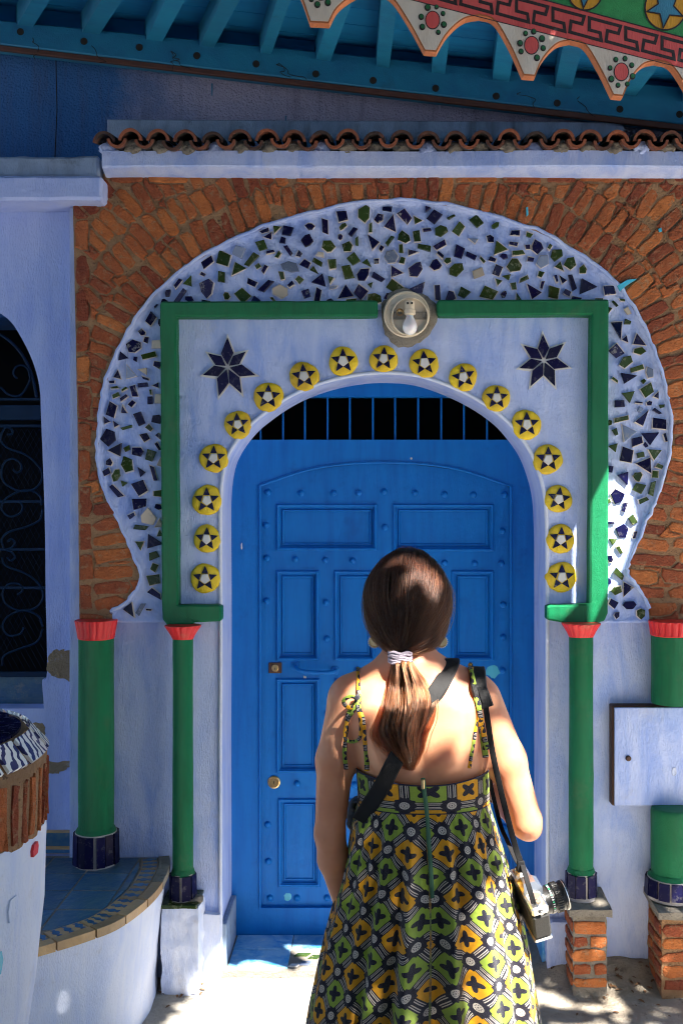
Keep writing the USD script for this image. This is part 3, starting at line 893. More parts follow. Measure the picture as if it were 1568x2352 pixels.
# ---------------------------------------------------------------- columns and their piers
def column(name, label, cx, cy, r, ztop, zcap, zbase, ztile, captop, tiles=10, seed=1, fl=1.0, capital=True, wid=1.5, cut=None):
    t = thing(name, label, 'column', (cx, cy, zbase))
    lr = np.random.default_rng(seed)
    ph = lr.uniform(0, 6)
    prof = [(r * .99, ztile - .004)] + [(r * (1 + .018 * math.sin(7 * (z - ztile)) + lr.normal(0, .007)), z) for z in np.linspace(ztile + .03, zcap, 22)]
    pieces = [prof]
    if cut:      # the shaft is hacked away where the cupboard sits: a stump below and a length above
        lowp = [q for q in prof if q[1] < cut[0] - .015]
        lowp += [(r * 1.0, cut[0] - .012), (r * .97, cut[0] - .004), (r * .90, cut[0]), (r * .5, cut[0] + .002), (.0002, cut[0] + .001)]
        upp = [(.0002, cut[1] - .004), (r * .7, cut[1] - .002), (r * .98, cut[1])] + [q for q in prof if q[1] > cut[1] + .012]
        pieces = [lowp, upp]
    for pf in pieces:
        obj('shaft', lathe(pf, 40, (cx, cy, 0), lambda a, z: 1 + .012 * np.sin(2 * a + 3 * z + ph)), m_green, t, 60)
    obj('shaft_foot', lathe([(r * 1.02, ztile + .016), (r * 1.12, ztile + .006), (r * 1.16, ztile - .006), (r * 1.0, ztile - .012)], 40, (cx, cy, 0), lambda a, z: 1 + .02 * np.sin(5 * a + ph)), m_green, t, 50)
    if capital:
        nf = int(16 * fl)
        prof = [(r * .98, zcap - .004), (r * 1.04, zcap)] + [(r * (1.04 + (wid - 1.04) * t_ ** 1.2), zcap + (captop - .005 - zcap) * t_) for t_ in (.2, .4, .6, .8, 1.0)] + [(r * wid * 1.01, captop - .003), (r * wid, captop), (.001, captop)]
        obj('capital', lathe(prof, nf * 6, (cx, cy, 0), lambda a, z: np.where((z > zcap + .004) & (z < captop - .001), 1 - .06 * np.abs(np.cos(a * nf / 2)) ** 8, 1.0)), m_red, t, 40)
    rb = r * 1.24
    obj('tile_core', lathe([(rb - .004, zbase - .01), (rb - .004, ztile), (.001, ztile)], 40, (cx, cy, 0)), m_grout, t)
    for k in range(tiles):
        a = 2 * np.pi * (k + .5 + .1 * lr.uniform(-1, 1)) / tiles
        hw = np.pi / tiles * .84
        V = []
        for zz in (zbase + .003 + lr.uniform(0, .004), ztile - .002 - lr.uniform(0, .004)):
            bulge = 1.0 if zz > zbase + .02 else 1.03
            for q in (-hw, hw):
                for rad in (rb - .006, rb + .003 + lr.uniform(0, .0015)):
                    V.append((cx + rad * bulge * math.cos(a + q) , cy + rad * bulge * math.sin(a + q), zz))
        hull = trimesh.convex.convex_hull(np.array(V))
        obj('base_tile', hull, m_navyb, t)
    return t


def zat(py, Y):
    return P(0, py, Y)[2]


ZB = 0.46      # bench seat height
cY = -.065
column('green_column', 'stout green column with red fluted capital standing on the tiled bench', P(221, 0, cY)[0], cY, 40 / 614., 0, zat(1465, cY), ZB, zat(1922, cY - .07), zat(1424, cY), 14, 1, 1.2, wid=1.2)
cN = -.085
column('green_column', 'slender green column left of the door on a whitewashed pier', P(420, 0, cN)[0], cN, 23.5 / 614., 0, zat(1466, cN), .335, zat(2013, cN - .04), zat(1436, cN), 8, 2, 1.0, wid=1.75)
column('green_column', 'slender green column right of the door on a small brick pier', P(1334, 0, cN)[0], cN, 27.5 / 614., 0, zat(1461, cN), .345, zat(2012, cN - .045), zat(1431, cN), 9, 3, 1.0, wid=1.6)
cR = -.075
rx = P(1543, 0, cR)[0]
t4 = column('green_column', 'stout green column at the right edge, cut through by the meter box', rx, cR, 47 / 614., 0, zat(1458, cR), .345, zat(2030, cR - .08), zat(1426, cR), 13, 4, 1.3, wid=1.13, cut=(zat(1868, cR - .075), zat(1624, cR - .075)))


# piers
def pier(name, label, x0, x1, yf, z1, side, bricky, seed):
    t = thing(name, label, 'pier', ((x0 + x1) / 2, yf / 2, 0))
    r = np.random.default_rng(seed)
    if not bricky:
        m = trimesh.Trimesh(*[np.array(q) for q in (box(x0, x1, yf, .005, -.03, z1 - .004).vertices, box(x0, x1, yf, .005, -.03, z1 - .004).faces)]).subdivide_to_size(.018)
        v = np.array(m.vertices); c = np.array([(x0 + x1) / 2, 0, .2])
        d = (v - c) * [1, 1, .1]; d /= np.linalg.norm(d, axis=1, keepdims=True)
        v += d * ((meshkit.fbm(v * 22, 5, 3) - .5) * .026)[:, None]
        obj('body', (v, np.array(m.faces)), m_white, t, 50)
        obj('cap_tile', box(x0 - .006, x1 - .004, yf - .004, .002, z1 - .006, z1 + .008, .003), m_olive, t)
        obj('mortar_lump', trimesh.convex.convex_hull(r.normal(0, .011, (26, 3)) * [1, 1, 1.2] + [x1 - .012, yf + .05, z1 + .012]), m_cement, t)
        return t
    core = trimesh.Trimesh(*[np.array(q) for q in (box(x0 + .004, x1 - .004, yf + .004, .005, -.03, z1).vertices, box(x0 + .004, x1 - .004, yf + .004, .005, -.03, z1).faces)]).subdivide_to_size(.018)
    v = np.array(core.vertices); v += (meshkit.fbm(v * 30, 5, 3)[:, None] - .5) * .012
    obj('mortar_core', (v, np.array(core.faces)), m_mortar if x0 > 1 else m_cement, t, 50)
    cap = box(x0 - .014, x1 + .012, yf - .016, .003, z1 - .012, z1 + .014).subdivide_to_size(.02)
    v = np.array(cap.vertices); v[:, 2] += (v[:, 1] - yf) * .10 + (meshkit.fbm(v * 18, 4, 4) - .5) * .012
    obj('cap_slab', (v, np.array(cap.faces)), m_cement, t, 40)
    z = .035
    k = 0
    while z < z1 - .03:
        hh = r.uniform(.036, .046)
        if z + hh > z1 - .012:
            hh = z1 - .014 - z
        if hh < .02:
            break
        cuts = [x0, x1] if k % 2 == 0 else [x0, x0 + (x1 - x0) * r.uniform(.45, .62), x1]
        for a, b in zip(cuts[:-1], cuts[1:]):
            pts = rough_quad(np.array([(a + b) / 2, z + hh / 2]), np.array([1., 0]), np.array([0, 1.]), (b - a) / 2 - .005, hh / 2, int(seed * 100 + k * 10 + b * 999) % 100000)
            obj('brick', chip(np.array(pts.exterior.coords)[:-1], yf - r.uniform(.0, .007), yf + .03, .004, (r.uniform(-.05, .05), r.uniform(-.05, .05))), m_brick2, t)
        # brick ends seen on the left flank
        y0_ = yf + .012
        while y0_ < -.02:
            L = min(r.uniform(.07, .11), -.008 - y0_)
            obj('brick', box(x0 - r.uniform(0, .004), x0 + .03, y0_, y0_ + L - .008, z + .002, z + hh - .004, .004), m_brick, t)
            y0_ += L
        z += hh + .011
        k += 1
    return t


pier('whitewashed_pier', 'short whitewashed pier with a tile on top under the slender left column', P(370, 0, -.15)[0], P(455, 0, -.15)[0], -.15, .325, 0, False, 1)
pier('brick_pier', 'narrow orange brick pier with cement cap right of the doorway', P(1314, 0, -.165)[0], P(1396, 0, -.165)[0], -.165, .315, 1, True, 2)
pier('brick_pier', 'broad brick pier at the right edge under the stout column', P(1518, 0, -.185)[0], P(1650, 0, -.185)[0], -.185, .312, 1, True, 3)

# ---------------------------------------------------------------- meter box
yb = -.056
bxp = thing('meter_box', 'whitewashed steel meter cupboard set across the right column', 'meter box', P(1540, 1740, yb))
x0, x1, z1, z0 = P(1411, 0, yb)[0], P(1690, 0, yb)[0], zat(1626, yb), zat(1851, yb)
obj('box_body', box(x0 - .007, x1 + .01, yb + .012, .004, z0 - .004, z1 + .006, .003), m_rust, bxp)
obj('box_door', box(x0, x1, yb, yb + .009, z0, z1, .002), m_lav, bxp)
kc = P(1442, 1742, yb)
obj('knob', disc(kc, [(.0105, 0), (.0105, .006), (.008, .010), (.0002, .011)], 20), m_rust, bxp, 40)
kc = P(1548, 1773, yb)
kk = lathe([(.0125, 0), (.0115, .0025), (.010, .0025), (.009, .0008), (.0002, .0008)], 24)
obj('key_boss', (np.stack([kc[0] + kk[0][:, 0] * .75, kc[1] - kk[0][:, 2], kc[2] + kk[0][:, 1] * 1.35], 1), kk[1]), m_white, bxp, 40)

# ---------------------------------------------------------------- cornice with roof tiles
yc = -.10
co = thing('tiled_cornice', 'lavender plaster cornice carrying a row of terracotta barrel tiles', 'cornice', P(881, 380, 0))
x0, x1 = P(234, 0, yc)[0], P(1760, 0, yc)[0]
zl, zm, zt_ = zat(406, -.045), zat(383, yc), zat(345, yc)
pr = np.array([(-.001, zl + .004), (-.045, zl), (yc + .004, zm), (yc, zm + .006), (yc + .004, zt_), (.05, zt_ + .03), (.05, zl)])
n = 70
xs = np.linspace(x0, x1, n)
V = np.array([(x, y + (0 if y > -.01 else .0025 * math.sin(x * 7 + z * 30)), z + .002 * math.sin(x * 5 + y * 20)) for x in xs for y, z in pr])
Fc = []
m_ = len(pr)
for i in range(n - 1):
    for j in range(m_):
        A, B = i * m_ + j, i * m_ + (j + 1) % m_
        Fc += [(A, A + m_, B + m_), (A, B + m_, B)]
Fc += [(0, j, j + 1) for j in range(1, m_ - 1)]
obj('moulding', (V, np.array(Fc)), m_lav, co, 30)
cover = []
pitch = 61.7 * 3.68 / F
rt = np.random.default_rng(12)
k = 0
xx = P(240, 0, -.12)[0]
while xx < x1:
    for kind in (0, 1):
        cx = xx + (pitch / 2 if kind else 0)
        ro, th = (.043 if kind == 0 else .037) * rt.uniform(.96, 1.04), .0105
        yf, ybk = -.135 + rt.uniform(-.010, .008), .06
        zc0 = zt_ + (.020 if kind == 0 else .032) + rt.uniform(-.003, .003)
        zc1 = zc0 + .045
        yaw = rt.uniform(-.03, .03)
        a0, a1 = (0.05, math.pi - .05) if kind == 0 else (math.pi + .1, 2 * math.pi - .1)
        an = np.linspace(a0, a1, 13)
        V, Fc = [], []
        for yy, zz, tp in ((yf, zc0, 1.0), (ybk, zc1, .92)):
            for rr in (ro, ro - th):
                for a in an:
                    wob = 1 + .012 * math.sin(4 * a + k)
                    V.append((cx + yaw * (yy - yf) + rr * tp * wob * math.cos(a), yy, zz + rr * tp * wob * math.sin(a) * 1.05))
        for i in range(12):
            o, q, O, Q = i, 13 + i, 26 + i, 39 + i
            Fc += [(o, o + 1, O + 1), (o, O + 1, O), (q, Q + 1, q + 1), (q, Q, Q + 1), (o, q, q + 1), (o, q + 1, o + 1)]
        for i in (0, 12):
            Fc += [(i, 13 + i, 39 + i), (i, 39 + i, 26 + i)]
        obj('cover_tile' if kind == 0 else 'pan_tile', (np.array(V), np.array(Fc)), m_roof, co)
        if kind == 0:   # lime mortar packed in the mouth of each cover tile
            h = trimesh.creation.icosphere(2, ro * .74); v = np.array(h.vertices) * [1, .35, .8] + [cx, yf + .046, zc0 - .006]
            v += (meshkit.fbm(v * 70, 3, k)[:, None] - .5) * .020
            obj('mortar_plug', (v, np.array(h.faces)), m_lav if k % 4 == 0 else m_cement, co, 40)
    xx += pitch * rt.uniform(.985, 1.015)
    k += 1
zc = zat(308, .02)
q = np.array([(x, z) for x, z in XZ([(246, 330), (246, 273), (1425, 279), (1434, 293), (1434, 330)], .02)])
obj('cap_course', chip(q, .02, .12, .004), m_cap, co, 30)

# ---------------------------------------------------------------- left wall, ledge, arched window, upper wall
YW = .045
lw = thing('side_wall', 'blue limewashed wall at the left with an arched grilled window', 'wall')
WIN = [(-40, 700), (0, 719), (26, 740), (47, 772), (69, 815), (84, 858), (92, 901), (94.5, 965), (99, 1073), (103, 1202), (105, 1373), (108, 1545), (97, 1562), (99, 1600), (101, 1628)]
wpts = catmull(WIN, 4)
ctr = -45
full = np.vstack([wpts, np.stack([2 * ctr - wpts[::-1, 0], wpts[::-1, 1]], 1)])
wpoly = Polygon(XZ(full, YW)).buffer(0)
body = sbox(P(-420, 0, YW)[0], -.1, P(184, 0, YW)[0], zat(430, YW)).difference(wpoly)
obj('wall_face', slab(body, YW, YW + .14), m_left, lw)
ob = thing('wall_ledge', 'chipped pale blue plaster ledge projecting over the arched window', 'ledge', P(100, 430, -.1))


def rough_box(x0, x1, y0, y1, z0, z1, amp, seed, size=.025, fr=16):
    m = box(x0, x1, y0, y1, z0, z1, .010).subdivide_to_size(size)
    v = np.array(m.vertices)
    v += (np.stack([meshkit.fbm(v * fr, 4, seed + i) for i in range(3)], 1) - .5) * amp * 2
    return v, np.array(m.faces)


obj('ledge_body', rough_box(P(-420, 0, -.11)[0], P(234, 0, -.11)[0], -.11, .06, zat(458, -.11), zat(402, -.11), .004, 3), m_left, ob, 45)
obj('ledge_top', rough_box(P(-420, 0, -.07)[0], P(228, 0, -.07)[0], -.07, .06, zat(406, -.07), zat(357, -.07), .005, 6), m_cap, ob, 45)
# scars of old render, kept as thin raised patches
for pts in ([(118, 1498), (150, 1494), (172, 1500), (170, 1548), (176, 1570), (150, 1562), (112, 1545), (110, 1520)],
            [(60, 1668), (98, 1662), (104, 1690), (108, 1745), (168, 1750), (140, 1774), (96, 1772), (88, 1720), (58, 1690)]):
    pt = catmull(pts, 7, closed=True) + sr.normal(0, 1.5, (len(pts) * 7, 2))
    obj('render_scar', chip(XZ(pt, YW), YW - .0022, YW + .01, .001), m_scar, lw, 40)
obj('dark_sill', rough_box(P(-200, 0, YW)[0], P(112, 0, YW)[0], YW + .10, YW + .16, zat(1630, .1), zat(1552, .1), .002, 9), m_bench, lw, 45)
obj('sill_ledge', rough_box(P(-200, 0, YW)[0], P(102, 0, YW)[0], YW + .002, YW + .12, zat(1650, YW), zat(1630, YW), .002, 19), m_left, lw, 45)
obj('unlit_room', join([box(-2.3, -1.0, 1.0, 1.02, .4, 3.0), box(-2.32, -2.3, .25, 1.02, .4, 3), box(-1.0, -.98, .25, 1.02, .4, 3), box(-2.32, -.98, .25, 1.02, 2.95, 3), box(-2.32, -.98, .25, 1.02, .4, .45)]), m_dark, lw)

yg = YW + .09
gr = thing('window_grille', 'dark blue wrought iron window grille with scrolls and wire mesh', 'window grille', P(40, 1300, yg))
gx0 = -190


def strip(a, b, y, hw, name='grille_rail', d=.012):
    p, q = P(a, y - hw, yg), P(b, y + hw, yg)
    obj(name, box(p[0], q[0], yg - d / 2, yg + d / 2, q[2], p[2], .001), m_doordark, gr)


strip(gx0, 100, 917, 3)
strip(gx0, 103, 948, 17, 'transom', .03)
for y_ in (978, 1152, 1262, 1350):
    strip(gx0, 110, y_, 3.2)
strip(gx0, 112, 1549, 6)
ag = [(a, b) for a, b in catmull([(-45, 750), (0, 768), (35, 795), (60, 830), (75, 868), (84, 912)], 6)]
obj('grille_arch', tube([P(a, b, yg) for a, b in ag], .006, 8), m_doordark, gr, True)


def spiral(cx, cy, r0, r1, t0, t1, n=26):
    t = np.linspace(0, 1, n)
    rr = r0 + (r1 - r0) * t; a = t0 + (t1 - t0) * t
    return [(cx + r * math.cos(q), cy + r * math.sin(q)) for r, q in zip(rr, a)]


SC = [catmull([(5, 992), (2, 1012), (20, 1030), (60, 1045), (92, 1075), (96, 1100), (80, 1122), (46, 1128), (12, 1110), (3, 1085), (12, 1060), (32, 1054), (48, 1066), (48, 1080), (38, 1085), (30, 1078)], 5),
      catmull([(2, 1000), (12, 982), (26, 985), (28, 996), (18, 998)], 5),
      catmull([(96, 1160), (92, 1140), (70, 1126), (40, 1130), (8, 1150), (5, 1172), (22, 1186), (44, 1180), (52, 1164), (44, 1150)], 5),
      catmull([(98, 1170), (90, 1195), (60, 1210), (20, 1222), (4, 1240), (10, 1262)], 5),
      catmull([(10, 1262), (26, 1258), (34, 1246), (26, 1238), (18, 1244)], 5), catmull([(10, 1262), (26, 1268), (34, 1280), (24, 1288), (16, 1280)], 5),
      catmull([(4, 1280), (14, 1300), (60, 1318), (92, 1345), (98, 1375), (78, 1398), (44, 1402), (14, 1388), (6, 1362), (20, 1342), (44, 1342), (52, 1356), (40, 1366)], 5),
      catmull([(98, 1440), (88, 1415), (52, 1402), (16, 1418), (6, 1440), (20, 1460), (46, 1456), (54, 1442)], 5),
      catmull([(98, 1445), (84, 1475), (40, 1492), (10, 1506), (4, 1530)], 5),
      catmull([(70, 858), (66, 880), (46, 908), (20, 906), (2, 890)], 5), spiral(46, 857, 22, 13, 0.3, -4.2)]
for s in SC:
    for mirror in (0, 1):
        pts = [(2 * ctr - a if mirror else a, b) for a, b in s]
        obj('scroll', tube([P(a, b, yg - .004) for a, b in pts], .0042, 6), m_doordark, gr, True)
wires = []
for k in range(-30, 26):
    for sgn in (1, -1):
        a, b = np.array([gx0 + 0., 0]), None
        xA = ctr + k * 13.5
        p0, p1 = np.array([xA, 985.]), np.array([xA + sgn * 560 * .55, 1545.])
        t = np.linspace(0, 1, 200)[:, None]
        L = p0 + (p1 - p0) * t
        L = L[(L[:, 0] > gx0) & (L[:, 0] < 110)]
        if len(L) > 2:
            wires.append(tube([P(*L[0], yg + .012), P(*L[-1], yg + .012)], .0006, 4))
obj('wire_mesh', join(wires), m_doordark, gr, kind='stuff')

for_upper = [(487, 205, 14), (656, 275, 10)]
uw = thing('upper_wall', 'shaded upper wall, deep blue fading to grey lavender, under the canopy', 'wall')
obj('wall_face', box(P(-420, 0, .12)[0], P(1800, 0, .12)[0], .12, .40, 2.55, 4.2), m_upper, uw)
for a, b, r in for_upper:
    obj('paint_tick', chip(XZ([(a - 1.6, b - r), (a + 1.6, b - r), (a + 1.2, b + r), (a - 1.2, b + r)], .12), .1175, .121, .0004), m_teal, uw)
obj('hanging_wire', tube([P(128, 112, .115), P(131, 250, .114), P(126, 370, .115)], .002, 5), m_black, uw)

# ---------------------------------------------------------------- tiled corner bench
rim = [(386, 1968), (388, 1985), (380, 2010), (360, 2045), (320, 2083), (265, 2120), (200, 2145), (130, 2167), (40, 2192), (-80, 2222), (-220, 2246)]
rimw = np.array([PZ(a, b, ZB)[:2] for a, b in catmull(rim, 5)])
bn = thing('corner_bench', 'curved masonry bench with worn blue tile seat and ochre edge tiles', 'bench', (-1.2, -.3, 0))
wallx = P(-420, 0, 0)[0]
seat = Polygon(list(rimw) + [(wallx, rimw[-1][1]), (wallx, .05), (rimw[0][0], .05)]).buffer(0)
line = LineString(rimw)


def level(poly, z0, z1):
    m = trimesh.creation.extrude_polygon(poly, z1 - z0, engine='earcut'); m.apply_translation([0, 0, z0])
    return m


# battered plaster front
V, Fc = [], []
nr = 14
cen = np.array([-1.6, .35])
for i in range(nr):
    z = -.03 + (ZB - .022 + .03) * i / (nr - 1)
    for q in rimw:
        d = (q - cen) / np.linalg.norm(q - cen)
        off = -.012 - .055 * (1 - z / ZB) + .016 * math.exp(-((z) / .05) ** 2)
        off += (meshkit.fbm(np.array([[q[0] * 8, q[1] * 8, z * 8]]), 3, 2)[0] - .5) * .012
        V.append((*(q + d * off), z))
nn = len(rimw)
for i in range(nr - 1):
    for j in range(nn - 1):
        A = i * nn + j
        Fc += [(A, A + nn, A + nn + 1), (A, A + nn + 1, A + 1)]
obj('bench_front', (np.array(V), np.array(Fc)[:, ::-1]), m_white, bn, True)
obj('bench_bed', level(seat.buffer(-.035), ZB - .05, ZB - .004), m_cement, bn)
# rim cap stones
L = line.length
s = 0.0
lrng = np.random.default_rng(8)


def inward(at):
    a, b = np.array(line.interpolate(max(0, at - .012)).coords[0]), np.array(line.interpolate(min(L, at + .012)).coords[0])
    t = (b - a) / np.linalg.norm(b - a)
    n = np.array([-t[1], t[0]])
    return n if n @ (cen - a) > 0 else -n


def off_rim(at, e):
    return np.array(line.interpolate(at).coords[0]) + inward(at) * e


while s < L - .02:
    w = min(lrng.uniform(.12, .17), L - s)
    at = [s + .003 + (w - .006) * t for t in np.linspace(0, 1, 6)]
    outp, inn = [off_rim(q, -.004) for q in at], [off_rim(q, .036) for q in at]
    pg = Polygon(outp + inn[::-1])
    if pg.is_valid:
        c0 = level(pg, ZB - .024, ZB + .004)
        obj('rim_tile', c0, m_ochre if lrng.uniform() < .55 and s > .15 else m_bone if s > .45 else m_cement, bn)
    # figured border strip inside the rim
    o2, i2 = [off_rim(q, .041) for q in at], [off_rim(q, .100) for q in at]
    pg = Polygon(o2 + i2[::-1])
    if pg.is_valid:
        bt = obj('border_tile', level(pg, ZB - .02, ZB), m_ochre, bn)
        for kk in range(3):   # wavy blue figures glazed on each strip
            t0, t1 = kk / 3 + .03, kk / 3 + .20
            A = lambda t, e: off_rim(s + .003 + (w - .006) * t, e)
            f = [A(t0, .044), A(t0 + .16, .044), A(t0 + .11, .056), A(t0 + .18, .066), A(t0 + .18, .076), A(t0 + .11, .086), A(t0 + .16, .095), A(t0, .095), A(t0 + .05, .086), A(t0 - .02, .076), A(t0 - .02, .066), A(t0 + .05, .056)]
            pf = Polygon(f)
            if pf.is_valid:
                obj('figure', level(pf, ZB - .002, ZB + .0012), m_wave, bt)
    s += w
# square seat tiles
ins = seat.difference(line.buffer(.108)).buffer(-.002)
ins = max(getattr(ins, 'geoms', [ins]), key=lambda g: g.area)
ts = .165
for i in range(-4, 12):
    for j in range(0, 9):
        x = rimw[0][0] - .105 - i * ts
        y = -.005 - j * ts
        q = sbox(x - ts + .004, y - ts + .004, x - .004, y - .004).intersection(ins)
        for q in getattr(q, 'geoms', [q]):
            if q.is_empty or q.geom_type != 'Polygon' or q.area < .0002 or x < -2.4:
                continue
            zz = lrng.uniform(-.0015, .002)
            obj('seat_tile', level(q, ZB - .02, ZB - .002 + zz), m_bench, bn)
# ochre and blue skirting tiles along the wall behind
xs = P(-60, 0, YW)[0]
while xs < P(178, 0, YW)[0] - .05:
    b = obj('skirting_tile', box(xs, xs + .125, YW - .014, YW + .004, ZB, ZB + .088, .002), m_ochre, bn)
    obj('glaze_band', box(xs + .004, xs + .121, YW - .0165, YW - .012, ZB + .030, ZB + .080, .001), m_bench, b)
    obj('glaze_band', box(xs + .004, xs + .121, YW - .0165, YW - .012, ZB + .003, ZB + .016, .001), m_wave, b)
    xs += .13

# ---------------------------------------------------------------- round tiled pedestal, left foreground
pc = np.array([-1.238, -1.40]); RT, ZT = .405, 1.236
pd = thing('round_pedestal', 'round whitewashed masonry table with navy tile top and brick rim', 'pedestal', (pc[0], pc[1], 0))
k_ = .805
prof = [(.34, -.03), (.366, .255), (.386, .46), (.409, .61), (.425, .81), (.433, ZT - .245), (.430, ZT - .23), (.001, ZT - .23)]
obj('body', lathe(prof, 90, (*pc, 0), lambda a, z: 1 + .006 * np.sin(9 * a + 6 * z) + .004 * np.sin(23 * a + 17 * z)), m_white, pd, 50)
obj('mortar_drum', lathe([(.430, ZT - .24), (.434, ZT - .10), (.434, ZT - .062), (.388, ZT - .012), (.382, ZT - .003), (.001, ZT - .003)], 90, (*pc, 0), lambda a, z: 1 + .004 * np.sin(31 * a + 40 * z)), m_mortar, pd, 50)
a = 0.0
prg = np.random.default_rng(6)
while a < 2 * np.pi - .03:
    w = prg.uniform(.075, .115)
    V = []
    for q in (a + .010, a + w * prg.uniform(.48, .62)):
        for zz, ro in ((ZT - .228, .4365), (ZT - .085, .4385)):
            for rad in (ro, ro - .04):
                V.append((pc[0] + rad * math.cos(q), pc[1] + rad * math.sin(q), zz + prg.uniform(-.006, .006)))
    h = trimesh.convex.convex_hull(np.array(V)).subdivide()
    v = np.array(h.vertices); v += prg.normal(0, .0026, v.shape)
    obj('brick', (v, np.array(h.faces)), m_brick, pd, 50)
    a += w
m_print = G()
gx = m_print
n1 = gx.add('wave_texture', 'fac', vector=gx.pos(), scale=15.0, distortion=7.0, detail=2.0, detail_scale=1.6, wave_type='rings')
colp = gx.ramp(n1, [(0.0, (.03, .035, .12)), (0.36, (.03, .035, .12)), (0.44, (.72, .70, .66)), (1.0, (.74, .72, .68))])
m_print = gx.done('scroll_printed_tile', colp, .25)
a = 0.0
while a < 2 * np.pi - .1:
    w = prg.uniform(.20, .26)
    V, Fc = [], []
    for i, q in enumerate(np.linspace(a + .022, a + w - .022, 5)):
        for (r0, z0) in ((.395, ZT + .004), (.440, ZT - .048), (.434, ZT - .055), (.392, ZT - .004)):
            V.append((pc[0] + r0 * math.cos(q), pc[1] + r0 * math.sin(q), z0))
    for i in range(4):
        for j in range(4):
            A, B = i * 4 + j, i * 4 + (j + 1) % 4
            Fc += [(A, B, B + 4), (A, B + 4, A + 4)]
    Fc += [(0, 3, 2), (0, 2, 1), (16, 17, 18), (16, 18, 19)]
    obj('printed_tile', (np.array(V), np.array(Fc)), m_print, pd)
    a += w
for i in range(-9, 9):
    for j in range(-4, 4):
        ox = j * .21 + (.07 if i % 2 else 0)
        q = sbox(pc[0] + ox, pc[1] + i * .046, pc[0] + ox + .204, pc[1] + i * .046 + .040).intersection(Point(*pc).buffer(.372))
        if q.is_empty or q.geom_type != 'Polygon' or q.area < .0004:
            continue
        obj('top_tile', level(q, ZT - .01, ZT + .003 + prg.uniform(0, .002)), m_navy, pd)
for (px, py, w, hh, mt) in ((92, 1945, 10, 22, m_red), (22, 1985, 16, 36, m_cyan), (62, 2045, 12, 40, m_white), (42, 2150, 13, 40, m_cyan), (28, 2250, 11, 34, m_cyan), (8, 1900, 14, 20, m_grey)):
    # chips of coloured tile stuck on the drum: find the bearing that shows at this survey column
    zz = H - (py - Y0) * (D0 + pc[1]) / F
    rb = float(np.interp(zz, [.0, .255, .46, .61, .81, .99], [.345, .366, .386, .409, .425, .432]))
    tx = (px - X0) * (D0 + pc[1] - .02) / F - pc[0]
    th = -math.acos(np.clip(tx / (rb + .004), -1, .999))
    uu, cc = np.array([math.cos(th), math.sin(th), 0]), np.array([pc[0] + rb * math.cos(th), pc[1] + rb * math.sin(th), zz])
    tt = np.array([-math.sin(th), math.cos(th), 0])
    V = []
    for dz, dt in ((-1, -.8), (-.9, .7), (.2, 1.1), (1, .8), (.9, -.6), (0, -1)):
        for du in (-.01, .011):
            V.append(cc + uu * du * .55 + tt * dt * .017 + np.array([0, 0, 1]) * dz * hh / 1500)
    obj('tile_chip', trimesh.convex.convex_hull(np.array(V)), mt, pd)

# ---------------------------------------------------------------- threshold floor tiles
fl = thing('threshold', 'raised doorstep laid with sky blue tiles and green mosaic pieces', 'doorstep', P(881, 2200, .1))
a0x, a1x = P(508, 0, 0)[0], P(1256, 0, 0)[0]
obj('step_bed', box(a0x + .002, a1x - .002, -.02, .298, -.02, .030), m_cement, fl)
xs = [a0x + .022, a0x + .255, a0x + .47, a0x + .70, a0x + .93, a1x - .022]
for j, (ya, ybk) in enumerate(((.165, .295), (.0, .160))):
    for i in range(5):
        if j == 1 and i in (1, 3):
            for q in range(18):
                x = rnd(xs[i] + .02, xs[i + 1] - .02); y_ = rnd(ya + .015, ybk - .012)
                w, hh = rnd(.016, .03), rnd(.010, .017)
                b = box(x - w, x + w, y_ - hh, y_ + hh, .028, .0345, .001); v = np.array(b.vertices); v[:, 0] += (v[:, 1] - y_) * .6
                if all(abs(x - o[0]) > w + o[2] + .002 or abs(y_ - o[1]) > hh + o[3] + .002 for o in zc) if isinstance(zc, list) else True:
                    if not isinstance(zc, list):
                        zc = []
                    zc.append((x, y_, w, hh))
                    obj('mosaic_piece', (v, np.array(b.faces)), [m_olive, m_grey, m_cyan, m_ivory][q % 4], fl)
            continue
        obj('floor_tile', box(xs[i] + .002, xs[i + 1] - .002, ya, ybk, .024, .0335 + rnd(0, .001), .0015), m_floor, fl)

# ---------------------------------------------------------------- litter
lv = np.random.default_rng(15)
m_leaf = paint('dry_leaf', (0.16, 0.075, 0.03), (0.10, 0.06, 0.03), rough=0.8)
parts = []
for k in range(70):
    x, y_ = lv.uniform(.68, 1.35), -.02 - abs(lv.normal(0, .12))
    if k % 5 == 0:
        x, y_ = lv.uniform(-.78, -.62), lv.uniform(-.25, -.02)
    s = lv.uniform(.006, .017)
    z = float(gz(np.array([x]), np.array([y_]))[0]) + .003
    a = lv.uniform(0, 6.28); c_, s_n = math.cos(a), math.sin(a)
    q = np.array([(-1, 0, 0), (-.3, .38, .25), (.5, .3, .3), (1, 0, .1), (.4, -.35, .3), (-.4, -.36, .2), (0, 0, 0)]) * s
    q = np.stack([x + q[:, 0] * c_ - q[:, 1] * s_n, y_ + q[:, 0] * s_n + q[:, 1] * c_, z + q[:, 2]], 1)
    parts.append((q, np.array([(6, j, (j + 1) % 6) for j in range(6)])[:, ::-1]))
obj('leaf_litter', join(parts), m_leaf, label='crumbled dry leaves gathered at the foot of the wall', cat='leaf litter', kind='stuff')

